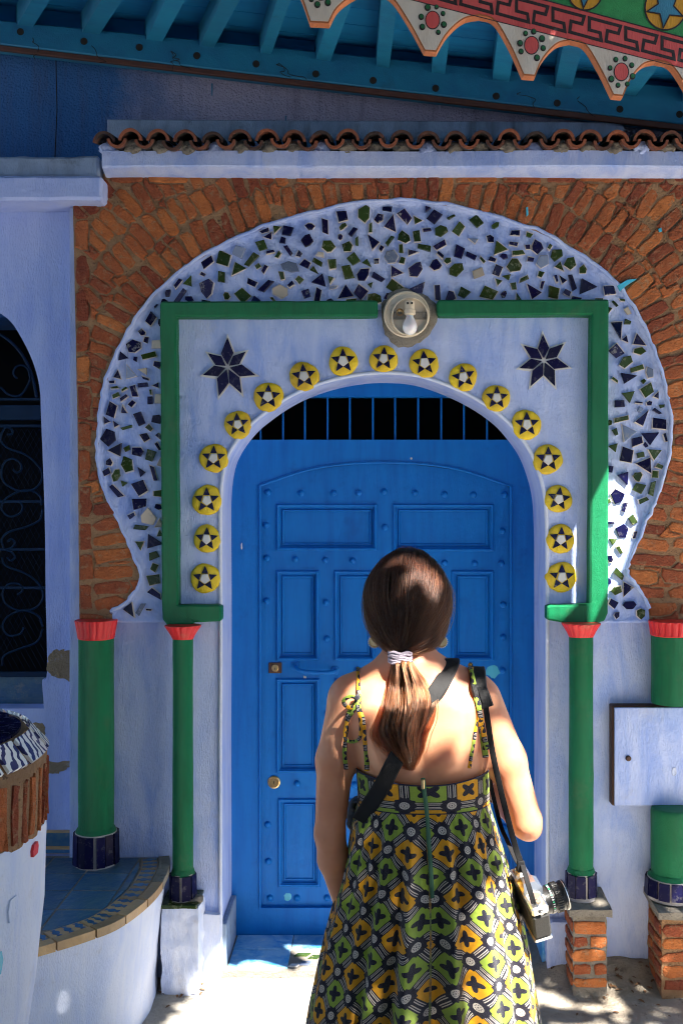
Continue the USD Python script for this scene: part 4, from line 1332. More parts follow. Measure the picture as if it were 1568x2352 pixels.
# ---------------------------------------------------------------- canopy
cp = thing('timber_canopy', 'teal painted timber canopy with rafters over the doorway', 'canopy', P(800, 150, 0))
ybm = -.03
bl, bt = lambda x: 100 + .1168 * x, lambda x: 45 + .0985 * x
q = XZ([(-420, bl(-420)), (1850, bl(1850)), (1850, bt(1850)), (-420, bt(-420))], ybm)
obj('beam', chip(q, ybm, .06, .004), m_teal, cp)
q = XZ([(-420, bl(-420) + 11), (1850, bl(1850) + 13), (1850, bl(1850) + .5), (-420, bl(-420) + .5)], ybm)
obj('beam_edge', chip(q, ybm + .006, ybm + .022, .002, back=True), m_brown, cp)
for a, b in ((47, 72), (193, 94), (320, 108), (452, 127), (588, 146), (725, 169), (856.5, 184), (1000, 202), (1139, 220), (1279, 236), (1423, 250), (1560, 262)):
    c = P(a, b, ybm)
    obj('bolt_hole', disc(c + [0, .0005, 0], [(.0135, 0), (.0135, .002), (.011, .0015), (.0002, .0012)], 14), m_black, cp)
# rafter undersides lie in a plane that falls towards the street
SL = -.18
ref = [(P(x, 58 + .116 * (x - 58), ybm)) for x in (58, 1429)]
b_ = (ref[1][2] - ref[0][2]) / (ref[1][0] - ref[0][0]); a_ = ref[0][2] - b_ * ref[0][0]


def onroof(px, py):
    dx, dz = (px - X0) / F, (Y0 - py) / F          # point d*(dx,1,dz) from the eye;  z = a + b x + SL*(ybm - y)
    d = (a_ + SL * (ybm + D0) - H) / (dz - b_ * dx + SL)
    return np.array([d * dx, d - D0, H + d * dz])


RAF = [((-92, 42), (-40, -20), 34), ((58, 58), (93, 0), 36), ((209, 75), (256, 0), 40), ((350, 101), (402, 0), 37), ((470, 116), (529, 0), 33), ((605, 137), (652, 0), 25), ((737, 152), (789, 0), 33),
       ((877, 170), (894, 0), 30), ((1004, 187), (1016, 74), 31), ((1147, 203), (1166, 74), 38), ((1289, 219), (1317, 96), 38), ((1429, 232), (1497, 142), 38), ((1572, 252), (1640, 150), 36), ((1700, 270), (1790, 160), 36)]
for k, (p, q, w) in enumerate(RAF):
    A = onroof(*p)
    B = onroof(*q)
    u = (B - A); u[2] = 0; u /= np.linalg.norm(u)
    B = A + u * ((-1.50 - A[1]) / u[1])
    B[2] = a_ + b_ * B[0] + SL * (ybm - B[1])
    A = A - u * .05; A[2] = a_ + b_ * A[0] + SL * (ybm - A[1])
    hw = w / 2 * 3.75 / F
    sx = np.array([hw, 0, b_ * hw])
    top = np.array([0, 0, .085])
    V = [A - sx, A + sx, B + sx, B - sx, A - sx + top, A + sx + top, B + sx + top, B - sx + top]
    # saw-cut ends, slightly hollow underside edge
    h = trimesh.convex.convex_hull(np.array(V))
    obj('rafter', h, m_teal, cp)
# roof boards across the rafters; one short board is missing at the far right
def deckhit(px, py, Y=-.058):
    p = P(px, py, Y)
    t = (a_ + b_ * p[0] + SL * (ybm - p[1]) + .088 - p[2]) / (SD[2] - b_ * SD[0] + SL * SD[1])
    q = p + SD * t
    return q[0], q[1]


gaps = unary_union([Polygon([deckhit(*q) for q in ((1352, 1165), (1400, 1066), (1470, 1060), (1490, 1160), (1450, 1290), (1437, 1330), (1396, 1365), (1354, 1458))]),
                    Polygon([deckhit(*q) for q in ((1252, 1372), (1340, 1384), (1292, 1432), (1252, 1432))]),
                    Polygon([deckhit(*q, -.12) for q in ((1338, 1845), (1356, 1842), (1354, 1905), (1336, 1932))])])
yy = .118
while yy > -1.66:
    wbd = .168 if yy > .1 else .185
    bd = sbox(-3.2, yy - wbd + .004, 3.6, yy).difference(gaps)
    for part_ in getattr(bd, 'geoms', [bd]):
        m = level(part_, 0, .022); v = np.array(m.vertices)
        v[:, 2] += a_ + b_ * v[:, 0] + SL * (ybm - v[:, 1]) + .086
        obj('roof_board', (v, np.array(m.faces)), m_tealdeck, cp)
    yy -= wbd
# ledger plank behind the rafter ends closes the gap over the beam
q = XZ([(-420, bt(-420) + 6), (1850, bt(1850) + 6), (1850, bt(1850) - 46), (-420, bt(-420) - 46)], .035)
obj('ledger_plank', chip(q, .035, .10, .002), m_tealdeck, cp)
# wire ends straggling at the beam
wr = np.random.default_rng(31)
for a, b in ((75, 100), (210, 118), (392, 130), (392, 132), (640, 158), (640, 160), (1195, 225), (1330, 235)):
    pts = [P(a, b - 14, ybm - .006)]
    for i in range(7):
        pts.append(pts[-1] + np.array([wr.normal(.010, .016), wr.normal(0, .004), -wr.uniform(.002, .016)]))
    obj('tie_wire', tube(catmull(pts, 4), .0014, 5), m_black, cp, True)

# ---------------------------------------------------------------- painted valance hung at the street edge of the canopy
YV = -1.60
va = thing('painted_valance', 'scalloped valance board painted coral, cream and green with a black key pattern', 'valance', P(1250, 100, YV))
lo = lambda x: 6 + .2515 * (x - 974)          # lower edge of the coral band
hi_ = lambda x: .27 * (x - 1254)               # its upper edge


def teeth(off):
    """scalloped lower outline from left to right"""
    T = [(733, 54, 22), (988, 120, 14), (1215, 176, 14), (1419, 222, 12), (1625, 276, 12), (1830, 328, 12)]
    Vy = [(612, -92), (858, -22), (1102, 33), (1311, 90), (1507, 137), (1722, 192), (1930, 245)]
    pts = []
    for k, (tx, ty, w) in enumerate(T):
        a, b = Vy[k], Vy[k + 1]
        L = catmull([(a[0], a[1] + 1), (a[0] + (tx - a[0]) * .30, a[1] + (ty - a[1]) * .10), (a[0] + (tx - a[0]) * .62, a[1] + (ty - a[1]) * .52), (tx - w, ty - 4)], 6)
        Rr = catmull([(tx + w, ty - 2), (tx + (b[0] - tx) * .34, ty + (b[1] - ty) * .50), (tx + (b[0] - tx) * .66, ty + (b[1] - ty) * .88), (b[0], b[1] + 1)], 6)
        pts += list(L) + list(Rr[:-1])
    return pts


tp = teeth(0)
board = Polygon(XZ([(612, lo(612) - 330)] + tp + [(1930, lo(1930) - 330)], YV)).buffer(0)
obj('board', slab(board, YV, YV + .024), m_vorange, va)
face = board.buffer(-.0035)
band_lo = Polygon(XZ([(500, lo(500)), (2000, lo(2000)), (2000, 900), (500, 900)], YV))
band_up = Polygon(XZ([(500, hi_(500)), (2000, hi_(2000)), (2000, -700), (500, -700)], YV))
obj('tooth_paint', slab(face.intersection(band_lo), YV - .0012, YV + .0005), m_vwhite, va)
obj('coral_band', slab(face.difference(band_lo).difference(band_up), YV - .0014, YV + .0005), m_vred, va)
obj('green_field', slab(face.intersection(band_up), YV - .0012, YV + .0005), m_vgreen, va)
obj('brush_line', tube([P(x, hi_(x), YV - .0015) for x in (620, 1920)], .0016, 5), m_vblack, va)
obj('brush_line', tube([P(x, lo(x), YV - .0015) for x in (620, 1920)], .0010, 5), m_vblack, va)


def brush(pts, hw, y=YV - .0014):
    g = LineString([P(a, b, YV)[[0, 2]] for a, b in pts]).buffer(hw * 2.2 / F, cap_style=2, join_style=2)
    return slab(g, y - .0006, y + .0006)


# meander: one repeat runs 83.5 units along the band
rep = 83.5
for k in range(-8, 9):
    ox = 1269 + k * rep
    def KP(u, v):
        x = ox + u * rep
        l_, h_ = lo(x), hi_(x)
        return (x, l_ - (l_ - h_) * (.19 + .62 * v))
    path = [KP(.0, .52), KP(0, 1), KP(.86, 1), KP(.80, .60), KP(.50, .60), KP(.46, .05), KP(1.33, .02), KP(1.30, .40), KP(1.0, .40), KP(1.0, .55)]
    if ox < 640 or ox > 1830:
        continue
    obj('key_pattern', brush(path, 3.6), m_vblack, va)
for k, (tx, ty, w) in enumerate([(733, 54, 22), (988, 120, 14), (1215, 176, 14), (1419, 222, 12), (1625, 276, 12)]):
    cx, cy = (tx + 4, ty - 74) if k != 2 else (1220, 104)
    if k == 1: cx, cy = 993, 46
    if k == 3: cx, cy = 1426, 165
    e = lambda x, y_, rx, ry, n=22: [P(x + rx * math.cos(t), y_ + ry * math.sin(t), YV)[[0, 2]] for t in np.arange(n) * 2 * np.pi / n]
    obj('red_dot', slab(Polygon(e(cx, cy, 16, 20)), YV - .0022, YV - .0005), m_vred, va)
    ring = LineString(e(cx, cy, 16.5, 20.5) + e(cx, cy, 16.5, 20.5)[:1]).buffer(1.0 * 2.2 / F)
    obj('dot_outline', slab(ring, YV - .0024, YV - .0016), m_vblack, va)
    for j in range(8):
        t = j * 2 * np.pi / 8 + .25 + wr.uniform(-.1, .1)
        if j in (2,) and k in (1, 2):
            continue
        sx_, sy_ = cx + 27 * math.cos(t), cy + 32 * math.sin(t)
        r0 = wr.uniform(5.2, 7.5)
        dd = obj('petal_dot', slab(Polygon(e(sx_, sy_, r0, r0 * 1.1, 12)), YV - .0022, YV - .0005), m_vblack, va)
        obj('petal_paint', slab(Polygon(e(sx_ + 1, sy_ - 1, r0 * .68, r0 * .72, 10)), YV - .0030, YV - .0018), m_vdot, dd)
for cx, cy, r in ((1343, -20, 40), (1527, 18, 47), (1160, -66, 40), (1715, 70, 47)):
    dd = obj('amber_disc', slab(Polygon(e(cx, cy, r, r * 1.08, 30)), YV - .0022, YV - .0005), m_vyellow, va)
    rg = e(cx, cy, r, r * 1.08, 30)
    obj('disc_outline', slab(LineString(rg + rg[:1]).buffer(1.6 * 2.2 / F), YV - .0028, YV - .0010), m_vblack, dd)
    st = [P(cx + (r * .93 if j % 2 == 0 else r * .40) * math.sin(j * np.pi / 5 + .12 + np.pi), cy - (r if j % 2 == 0 else r * .42) * math.cos(j * np.pi / 5 + .12 + np.pi), YV)[[0, 2]] for j in range(10)]
    obj('painted_star', slab(Polygon(st), YV - .0032, YV - .0018), m_vblue, dd)
    obj('star_outline', slab(LineString(st + st[:1]).buffer(1.5 * 2.2 / F), YV - .0038, YV - .0026), m_vblack, dd)
# ---------------------------------------------------------------- the woman
YP = -1.63
PX = lambda a, b, dy=0.0: P(a, b, YP + dy)
zp = lambda b: H - (b - Y0) * (D0 + YP) / F
woman = thing('person', 'person in a yellow and green patterned sundress, dark ponytail, facing the blue door', 'person', (PX(950, 0)[0], YP, 0))
h_ = 0.0055
g0, g1 = np.array([-.20, YP - .22, -.01]), np.array([.50, YP + .40, 1.745])
gn = np.ceil((g1 - g0) / h_).astype(int) + 1
D = np.full(gn, 1.0, np.float32)
ax = [g0[k] + h_ * np.arange(gn[k]) for k in range(3)]


def window(lo_, hi2):
    s = []
    for k in range(3):
        a = max(0, int((lo_[k] - g0[k]) / h_)); b = min(gn[k], int((hi2[k] - g0[k]) / h_) + 2)
        s.append(slice(a, max(a + 1, b)))
    return tuple(s), np.meshgrid(*[ax[k][s[k]] for k in range(3)], indexing='ij', sparse=True)


def smin(a, b, k):
    hh = np.clip(.5 + .5 * (b - a) / k, 0, 1)
    return b + (a - b) * hh - k * hh * (1 - hh)


def add_cone(a, b, ra, rb, k=.02):
    a, b = np.array(a, float), np.array(b, float)
    pad = max(ra, rb) + .05
    s, (x, y, z) = window(np.minimum(a, b) - pad, np.maximum(a, b) + pad)
    ab = b - a; L2 = ab @ ab
    t = np.clip(((x - a[0]) * ab[0] + (y - a[1]) * ab[1] + (z - a[2]) * ab[2]) / L2, 0, 1)
    d = np.sqrt((x - a[0] - t * ab[0]) ** 2 + (y - a[1] - t * ab[1]) ** 2 + (z - a[2] - t * ab[2]) ** 2) - (ra + (rb - ra) * t)
    D[s] = smin(D[s], d.astype(np.float32), k)


def add_ell(c, r, k=.02, sub=False):
    c, r = np.array(c, float), np.array(r, float)
    s, (x, y, z) = window(c - r - .05, c + r + .05)
    q = np.sqrt(((x - c[0]) / r[0]) ** 2 + ((y - c[1]) / r[1]) ** 2 + ((z - c[2]) / r[2]) ** 2)
    d = ((q - 1) * r.min()).astype(np.float32)
    D[s] = -smin(-D[s], d, k) if sub else smin(D[s], d, k)


# torso loft:  survey row, centre column, half width, half depth, centre depth
TL = np.array([(1528, 943, .050, .052, .012), (1550, 944, .085, .058, .008), (1575, 946, .122, .070, .002), (1605, 949, .150, .084, .0), (1650, 955, .155, .098, .004), (1700, 964, .149, .103, .010),
               (1765, 970, .139, .102, .014), (1835, 972, .128, .093, .012), (1900, 973, .134, .096, .008), (1990, 974, .155, .110, .0), (2080, 974, .165, .118, -.004), (2160, 974, .160, .110, .0)])
s, (x, y, z) = window((-.2, YP - .2, zp(2170)), (.5, YP + .2, zp(1500)))
zz = z[0, 0]
iv = lambda c: np.interp(zz, zp(TL[:, 0])[::-1], TL[::-1, c])[None, None, :]
cx_ = (iv(1) - X0) * (D0 + YP) / F
qa, qb = (x - cx_) / iv(2), (y - YP - iv(4)) / iv(3)
q = (np.abs(qa) ** 2.35 + np.abs(qb) ** 2.35) ** (1 / 2.35)
d = (q - 1) * np.minimum(iv(2), iv(3))
d = np.maximum(np.maximum(d, zp(2160) - z), z - zp(1528))
# spinal furrow and shoulder blades
back = (y < YP)
spx = (np.interp(zz, [zp(1900), zp(1500)], [973, 943])[None, None, :] - X0) * (D0 + YP) / F
d = d + np.where(back, .0060 * np.exp(-((x - spx) / .013) ** 2) * np.clip((zp(1560) - z) / .03, 0, 1), 0)
D[s] = np.minimum(D[s], d.astype(np.float32))
for a_x, tilt in ((-.072, 1), (.078, -1)):
    cxx = PX(952, 0)[0] + a_x
    add_cone((cxx - .010 * tilt, YP - .064, zp(1620)), (cxx + .012 * tilt, YP - .078, zp(1718)), .030, .020, .045)
# shoulders, neck, head
add_cone(PX(938, 1540, .004), PX(936, 1440, .022), .052, .050, .025)
add_cone(PX(908, 1538, -.005), PX(812, 1590, .0), .040, .038, .035)
add_cone(PX(972, 1534, -.005), PX(1078, 1580, .0), .040, .038, .035)
hc = PX(936, 1378, .028)
add_ell(hc, (.074, .092, .106), .02)
add_ell(PX(936, 1425, .062), (.058, .062, .078), .03)
add_cone(PX(936, 1485, .085), PX(936, 1478, .07), .022, .03, .03)
add_cone(PX(936, 1395, .120), PX(936, 1432, .139), .008, .012, .014)        # nose
add_ell(PX(936, 1458, .118), (.023, .010, .0085), .008)                      # mouth
for sx in (-1, 1):
    add_ell(PX(936 + sx * 32, 1392, .122), (.015, .010, .010), .010, True)   # eye sockets
    add_ell(PX(936 + sx * 32, 1392, .108), (.012, .012, .011), .004)         # eyes
    add_ell(PX(936 + sx * 74, 1425, .030), (.010, .020, .031), .008)         # ears
    add_cone(PX(936 + sx * 18, 1375, .118), PX(936 + sx * 48, 1376, .108), .007, .006, .01)


def hand(wrist, dirv, palm_n, thumb_side, k=.006):
    """palm, four fingers of unequal length lightly curled, and a thumb leaving the side of the palm"""
    dirv = np.array(dirv, float) / np.linalg.norm(dirv); n = np.array(palm_n, float); n -= dirv * (n @ dirv); n /= np.linalg.norm(n)
    w = np.cross(dirv, n) * thumb_side
    for o in (-.026, -.009, .009, .024):
        add_cone(wrist + dirv * .012 + w * o * .6, wrist + dirv * .080 + w * o, .014, .0115, .012)
    for o, L in ((.027, .070), (.009, .080), (-.009, .076), (-.026, .060)):
        a = wrist + dirv * .082 + w * o
        b = a + (dirv * .93 + n * .25) * L * .46
        c = b + (dirv * .70 + n * .65) * L * .30
        e = c + (dirv * .40 + n * .85) * L * .24
        add_cone(a, b, .0098, .0088, .003); add_cone(b, c, .0088, .0080, .003); add_cone(c, e, .0080, .0068, .003)
    a = wrist + dirv * .025 + w * .026
    b = a + (dirv * .70 + w * .60 + n * .25) * .036
    c = b + (dirv * .88 + w * .25 + n * .35) * .030
    add_cone(a, b, .0135, .0105, .008); add_cone(b, c, .0105, .0085, .004)


# left arm, hand at the pocket
add_cone(PX(800, 1606, 0), PX(770, 1745, .004), .043, .0415, .03)
add_cone(PX(770, 1745, .004), PX(757, 1915, .006), .041, .0325, .015)
add_cone(PX(757, 1915, .006), PX(766, 1975, .022), .0330, .0345, .012)
add_cone(PX(766, 1975, .022), PX(806, 2125, .088), .0335, .0225, .012)
add_cone(PX(806, 2125, .088), PX(815, 2150, .100), .0225, .022, .01)
hand(PX(813, 2145, .098), PX(845, 2230, .14) - PX(813, 2145, .098), (0.6, .5, 0), 1)
# right arm, bent, hand in front of the chest
add_cone(PX(1104, 1606, 0), PX(1162, 1745, -.006), .044, .0425, .03)
add_cone(PX(1162, 1745, -.006), PX(1208, 1888, -.006), .0420, .0345, .015)
add_cone(PX(1208, 1888, -.006), PX(1214, 1903, -.002), .0345, .028, .01)
add_cone(PX(1204, 1890, .015), PX(1170, 1850, .14), .0335, .032, .012)
add_cone(PX(1170, 1850, .14), PX(1140, 1815, .225), .032, .024, .012)
hand(PX(1137, 1812, .232), (-.75, .18, .35), (-.3, -.9, 0), 1)
# legs and feet under the skirt
for sx in (-1, 1):
    hx = 974 + sx * 78
    hip, knee, ank = PX(hx, 2110, 0), PX(hx - sx * 8, 2110, .01), PX(hx - sx * 12, 2110, .0)
    knee[2], ank[2] = .50, .085
    add_cone(hip, knee, .080, .052, .03)
    mid = knee * .62 + ank * .38 + [0, -.014, 0]
    add_cone(knee, mid, .050, .050, .02); add_cone(mid, ank, .050, .034, .02)
    heel, toe = ank + [0, -.025, -.045], ank + [sx * .012, .15, -.060]
    add_cone(ank, heel, .034, .032, .015); add_cone(heel, toe, .034, .024, .02)


def surface_nets(d):
    s = d < 0
    nx, ny, nz = d.shape
    cnt = np.zeros((nx - 1, ny - 1, nz - 1), np.int8)
    for i, j, k in np.ndindex(2, 2, 2):
        cnt += s[i:nx - 1 + i, j:ny - 1 + j, k:nz - 1 + k]
    act = np.argwhere((cnt > 0) & (cnt < 8))
    idx = np.full(cnt.shape, -1, np.int64); idx[tuple(act.T)] = np.arange(len(act))
    acc, num = np.zeros((len(act), 3)), np.zeros(len(act))
    C = [np.array(c) for c in np.ndindex(2, 2, 2)]
    for a in C:
        for b in C:
            if (b - a).sum() == 1 and (b - a).min() >= 0:
                pa, pb = act + a, act + b
                da, db = d[tuple(pa.T)].astype(float), d[tuple(pb.T)].astype(float)
                m = (da < 0) != (db < 0)
                t = np.where(m, da / np.where(m, da - db, 1), 0)
                acc += np.where(m[:, None], pa - act + t[:, None] * (b - a), 0); num += m
    v = act + acc / num[:, None]
    fs = []
    for axis in range(3):
        sl0 = [slice(None)] * 3; sl1 = [slice(None)] * 3
        sl0[axis], sl1[axis] = slice(0, -1), slice(1, None)
        e = np.argwhere(s[tuple(sl0)] != s[tuple(sl1)])
        o1, o2 = (axis + 1) % 3, (axis + 2) % 3
        e = e[(e[:, o1] > 0) & (e[:, o2] > 0) & (e[:, o1] < d.shape[o1] - 1) & (e[:, o2] < d.shape[o2] - 1)]
        inside = s[tuple(e.T)]
        u1, u2 = np.eye(3, dtype=int)[o1], np.eye(3, dtype=int)[o2]
        g = lambda q: idx[tuple(q.T)]
        quad = np.stack([g(e - u1 - u2), g(e - u2), g(e), g(e - u1)], 1)
        quad[~inside] = quad[~inside][:, ::-1]
        fs.append(quad)
    f = np.vstack(fs); f = f[(f >= 0).all(1)]
    return v, np.vstack([f[:, [0, 1, 2]], f[:, [0, 2, 3]]])


def smooth_mesh(v, f, it=8):
    t = trimesh.Trimesh(v, f, process=False)
    trimesh.smoothing.filter_taubin(t, lamb=.5, nu=.52, iterations=it)
    return np.array(t.vertices), np.array(t.faces)


bv, bf = surface_nets(D)
bv, bf = smooth_mesh(bv * h_ + g0, bf, 10)
comp = trimesh.Trimesh(bv, bf, process=False)

g = G()
n = g.noise(16, 6, .6)
sk = g.mix(g.mask(n, .35, .68), (0.54, 0.245, 0.135), (0.47, 0.195, 0.102))
sk = g.mix(g.m('multiply', g.mask(g.noise(90, 3, .6), .68, .74), .35), sk, (0.36, 0.15, 0.09))
m_skin = g.done('sunlit_skin', sk, .46, g.bump(g.noise(420, 3, .6), .0005, .6), subsurface_weight=.22, subsurface_scale=.010, subsurface_radius=(1.0, .35, .18), specular_ior_level=.3)
obj('body', (bv, bf), m_skin, woman, True)
# where the back lies:  first crossing along +y of the distance field
first = np.argmax(D < 0, axis=1)
has = (D < 0).any(axis=1)
dy0 = np.take_along_axis(D, np.maximum(first - 1, 0)[:, None, :], 1)[:, 0]; dy1 = np.take_along_axis(D, first[:, None, :], 1)[:, 0]
backmap = g0[1] + h_ * (first - 1 + dy0 / np.maximum(dy0 - dy1, 1e-6))
backmap = np.where(has, backmap, YP + .05)


def backY(x, z):
    x, z = np.broadcast_arrays(np.asarray(x, float), np.asarray(z, float))
    if x.ndim == 0:
        return backY(x[None], z[None])[0]
    return map_coordinates(backmap, [(np.asarray(x) - g0[0]) / h_, (np.asarray(z) - g0[2]) / h_], order=1, mode='nearest')


def onback(px, py, off=.004):
    Y = YP - .09
    for _ in range(5):
        p = P(px, py, Y)
        Y = float(backY(p[0], p[2])) - off
    return P(px, py, Y)


zrev = D[:, :, ::-1] < 0
topi = D.shape[2] - 1 - np.argmax(zrev, axis=2)
topmap = np.where(zrev.any(axis=2), g0[2] + h_ * (topi + .4), 0)


def over(px, dys, lift=.004, py=1560):
    """points going over the shoulder from the back (dy < 0) to the front"""
    out = []
    for dy in dys:
        x = (px - X0) * (D0 + YP) / F; y_ = YP + dy
        z_ = map_coordinates(topmap, [[(x - g0[0]) / h_], [(y_ - g0[1]) / h_]], order=1)[0]
        out.append(np.array([x, y_, z_ + lift]))
    return out


# ---------------------------------------------------------------- printed cloth
def cloth(name):
    g = G()
    uv = g.add('attribute', 'vector', attribute='st')
    sx = g.add('separate_xyz', 'x', vector=uv); sy = R(str(sx).replace('.x', '.y'))
    m = g.m
    fa, fb = m('subtract', sx, m('round', sx)), m('subtract', sy, m('round', sy))
    r = m('sqrt', m('add', m('multiply', fa, fa), m('multiply', fb, fb)))
    an = m('arctan2', fb, fa)
    ca, cb = m('subtract', m('fraction', sx), .5), m('subtract', m('fraction', sy), .5)
    par = m('modulo', m('add', m('absolute', m('add', m('floor', sx), m('floor', sy))), 0.01), 2.0)
    amber, lime, navy, white = (0.80, 0.37, 0.004), (0.29, 0.41, 0.045), (0.0065, 0.0055, 0.020), (0.55, 0.50, 0.45)
    cell = g.mix(m('greater_than', par, 0.8), lime, amber)
    wash = g.noise(60, 5, .7)
    cell = g.add('hsv', 'color', color=cell, value=m('add', m('multiply', wash, .5), .75), saturation=1.0, hue=.5)
    rc = m('sqrt', m('add', m('multiply', ca, ca), m('multiply', cb, cb)))
    c4 = m('cosine', m('multiply', m('arctan2', cb, ca), 4.0))
    petal = m('less_than', rc, m('subtract', .196, m('multiply', c4, .070)))
    col = g.mix(petal, cell, navy)
    e = m('minimum', m('absolute', fa), m('absolute', fb))
    for lim, c in ((.138, navy), (.100, white), (.080, navy), (.054, white), (.030, navy)):
        col = g.mix(m('less_than', e, lim), col, c)
    spike = m('add', .315, m('multiply', m('absolute', m('sine', m('multiply', an, 5.0))), -.055))
    col = g.mix(m('less_than', r, spike), col, navy)
    col = g.mix(m('less_than', r, .130), col, white)
    dots = m('multiply', m('less_than', m('absolute', m('subtract', r, .076)), .016), m('greater_than', m('cosine', m('multiply', an, 9.0)), .35))
    col = g.mix(dots, col, navy)
    col = g.mix(m('less_than', r, .020), col, navy)
    h = g.m('add', g.noise(900, 2, .5), g.m('multiply', g.noise(38, 4, .6), 2.2))
    o = g.add('principled_bsdf', 'BSDF', base_color=col, roughness=.8, sheen_weight=.15, normal=g.bump(h, .007, .8), specular_ior_level=.2)
    tr = g.add('translucent_bsdf', 'BSDF', color=col)
    mx = g.add('mix_closure', 'closure', fac=.10, closure1=o, closure2=tr)
    return usdkit.material(stage, '/World/Looks/' + name, g.n, g.l, surface=str(mx))


m_cloth = cloth('printed_cotton')
DR = np.array([(1757, 815, 1124, .117), (1800, 820, 1125, .114), (1838, 821, 1124, .108), (1850, 820, 1126, .112), (1900, 806, 1141, .132), (1960, 797, 1158, .146), (2050, 775, 1184, .168), (2170, 745, 1212, .195), (2352, 708, 1238, .232), (2600, 668, 1276, .265), (2780, 645, 1300, .280)])


def dress_xy(th, py, fold=True):
    """point of the dress at bearing th (0 = middle of the back) and survey row py"""
    l, r, b = (np.interp(py, DR[:, 0], DR[:, k]) for k in (1, 2, 3))
    cx = ((l + r) / 2 - X0) * (D0 + YP) / F; a = (r - l) / 2 * (D0 + YP) / F
    k = np.clip((py - 1842) / 420.0, 0, 1.3) ** .85
    f = 0.0
    if fold:
        w = th + .10 * np.sin(3 * th + 1) - .03 * k
        f = (.5 * np.cos(11 * w + .4) + .42 * np.cos(17 * w + 2.1 + .5 * k) + .35 * np.cos(7 * w + 1.2) + .25 * np.cos(29 * w + py / 190.0)) * .0320 * k
        f = f - .030 * k * np.exp(-((th + .02) / .075) ** 2) + .018 * k * np.exp(-((th - .20) / .10) ** 2) + .007 * k * np.exp(-((th + .24) / .09) ** 2)
        pin = np.exp(-((py - 1850) / 26.0) ** 2) * np.clip((py - 1838) / 8, 0, 1)
        f = f + pin * .0012 * np.cos(46 * th + 3 * np.sin(4 * th)) + .003 * np.clip((py - 1845) / 60, 0, 1) * np.cos(34 * th + py / 80.0)
        f = f * np.clip(1.15 - np.abs(np.sin(th)) ** 6 * .75, 0, 1.2)
    sn, cs_ = np.sin(th), np.cos(th)
    e = 2 / 2.35
    x = cx + (a + f * .6) * np.sign(sn) * np.abs(sn) ** e * 1.0
    y = YP + .012 - (b + f) * np.sign(cs_) * np.abs(cs_) ** e
    return x, y


def sheet(rows, nth, uvf, th0=-np.pi, th1=np.pi, topf=None):
    th = np.linspace(th0, th1, nth)
    V, UV = [], []
    for i, py in enumerate(rows):
        pyy = py + (topf(th) * (1 - i / (len(rows) - 1)) if topf is not None else 0)
        pyy = np.broadcast_to(pyy, th.shape)
        x, y = dress_xy(th, pyy)
        V.append(np.stack([x, y, zp(pyy)], 1)); UV.append(np.stack(uvf(th, pyy), 1))
    n = len(rows)
    i = np.arange(n * nth).reshape(n, nth)
    q = np.stack([i[:-1, :-1], i[1:, :-1], i[1:, 1:], i[:-1, 1:]], -1).reshape(-1, 4)
    return np.vstack(V), np.vstack([q[:, [0, 1, 2]], q[:, [0, 2, 3]]]), np.vstack(UV)


CW = 0.0610                                    # side of one printed square
def skirt_uv(th, py):
    """flared panels cut from flat cloth: each panel of the cone is unrolled about its own middle line"""
    ph_ = np.where(th < -1.6, th + 2.37, np.where(th < 0, th + .8, np.where(th < 1.6, th - .8, th - 2.37)))
    sg = np.where(th < 0, -1.0, 1.0)
    rho = (py - 1158) / .976 * (D0 + YP) / F
    u, v = rho * np.sin(.222 * ph_) + sg * .012 + np.where(np.abs(th) < 1.6, sg * .0, .04), rho * np.cos(.222 * ph_)
    return (u + v) / (CW * 1.4142), (u - v) / (CW * 1.4142)


def band_uv(th, py):
    u = th * .80 / (2 * np.pi)
    return (u + .033) / .074, (zp(py) - zp(1822)) / .062


V, Fc, UV = sheet(list(np.linspace(1838, 2780, 190)), 560, skirt_uv)
obj('dress_skirt', (V, Fc), m_cloth, woman, True, uv=UV)
topf = lambda th: 16 * np.exp(-(th / .75) ** 2) - 30 * np.clip((np.abs(th) - 1.7) / 1.0, 0, 1)
V, Fc, UV = sheet(list(np.linspace(1760, 1841, 22)), 260, band_uv, topf=topf)
obj('dress_bodice', (V, Fc), m_cloth, woman, True, uv=UV)
# piped top edge and waist seam
th = np.linspace(-np.pi, np.pi, 200)[:-1]
x, y = dress_xy(th, 1760 + topf(th)); m_piping = plain('navy_piping', (.010, .009, .03), .8)
obj('top_piping', tube(np.stack([x, y, zp(1760 + topf(th))], 1), .0016, 6, closed=True), m_piping, woman, True)
x, y = dress_xy(th, np.full_like(th, 1840.0))
obj('waist_seam', tube(np.stack([x, y, zp(np.full_like(th, 1840.0))], 1), .0014, 5, closed=True), m_piping, woman, True)


def rib_uv(n, m, L, w):
    """cloth coordinates for a swept ribbon of n stations and m section points"""
    i = np.repeat(np.linspace(0, L / .055, n), m); j = np.tile(np.linspace(0, 1, m), n) * w / .055
    return np.stack([i + .13, j * 2 + .22], 1)


def ribbon(name, pts, w, t, up=(0, -1, 0), parent=woman, n=5, mat=None):
    c = catmull(np.array(pts), n)
    m = tube(c, w / 2, 8, up=up, flat=t / w)
    L = float(np.linalg.norm(np.diff(c, axis=0), axis=1).sum())
    k = len(m[0]) // 8
    if mat is None:
        return obj(name, m, m_cloth, parent, True, uv=rib_uv(k, 8, L, w)[: len(m[0])])
    return obj(name, m, mat, parent, True)


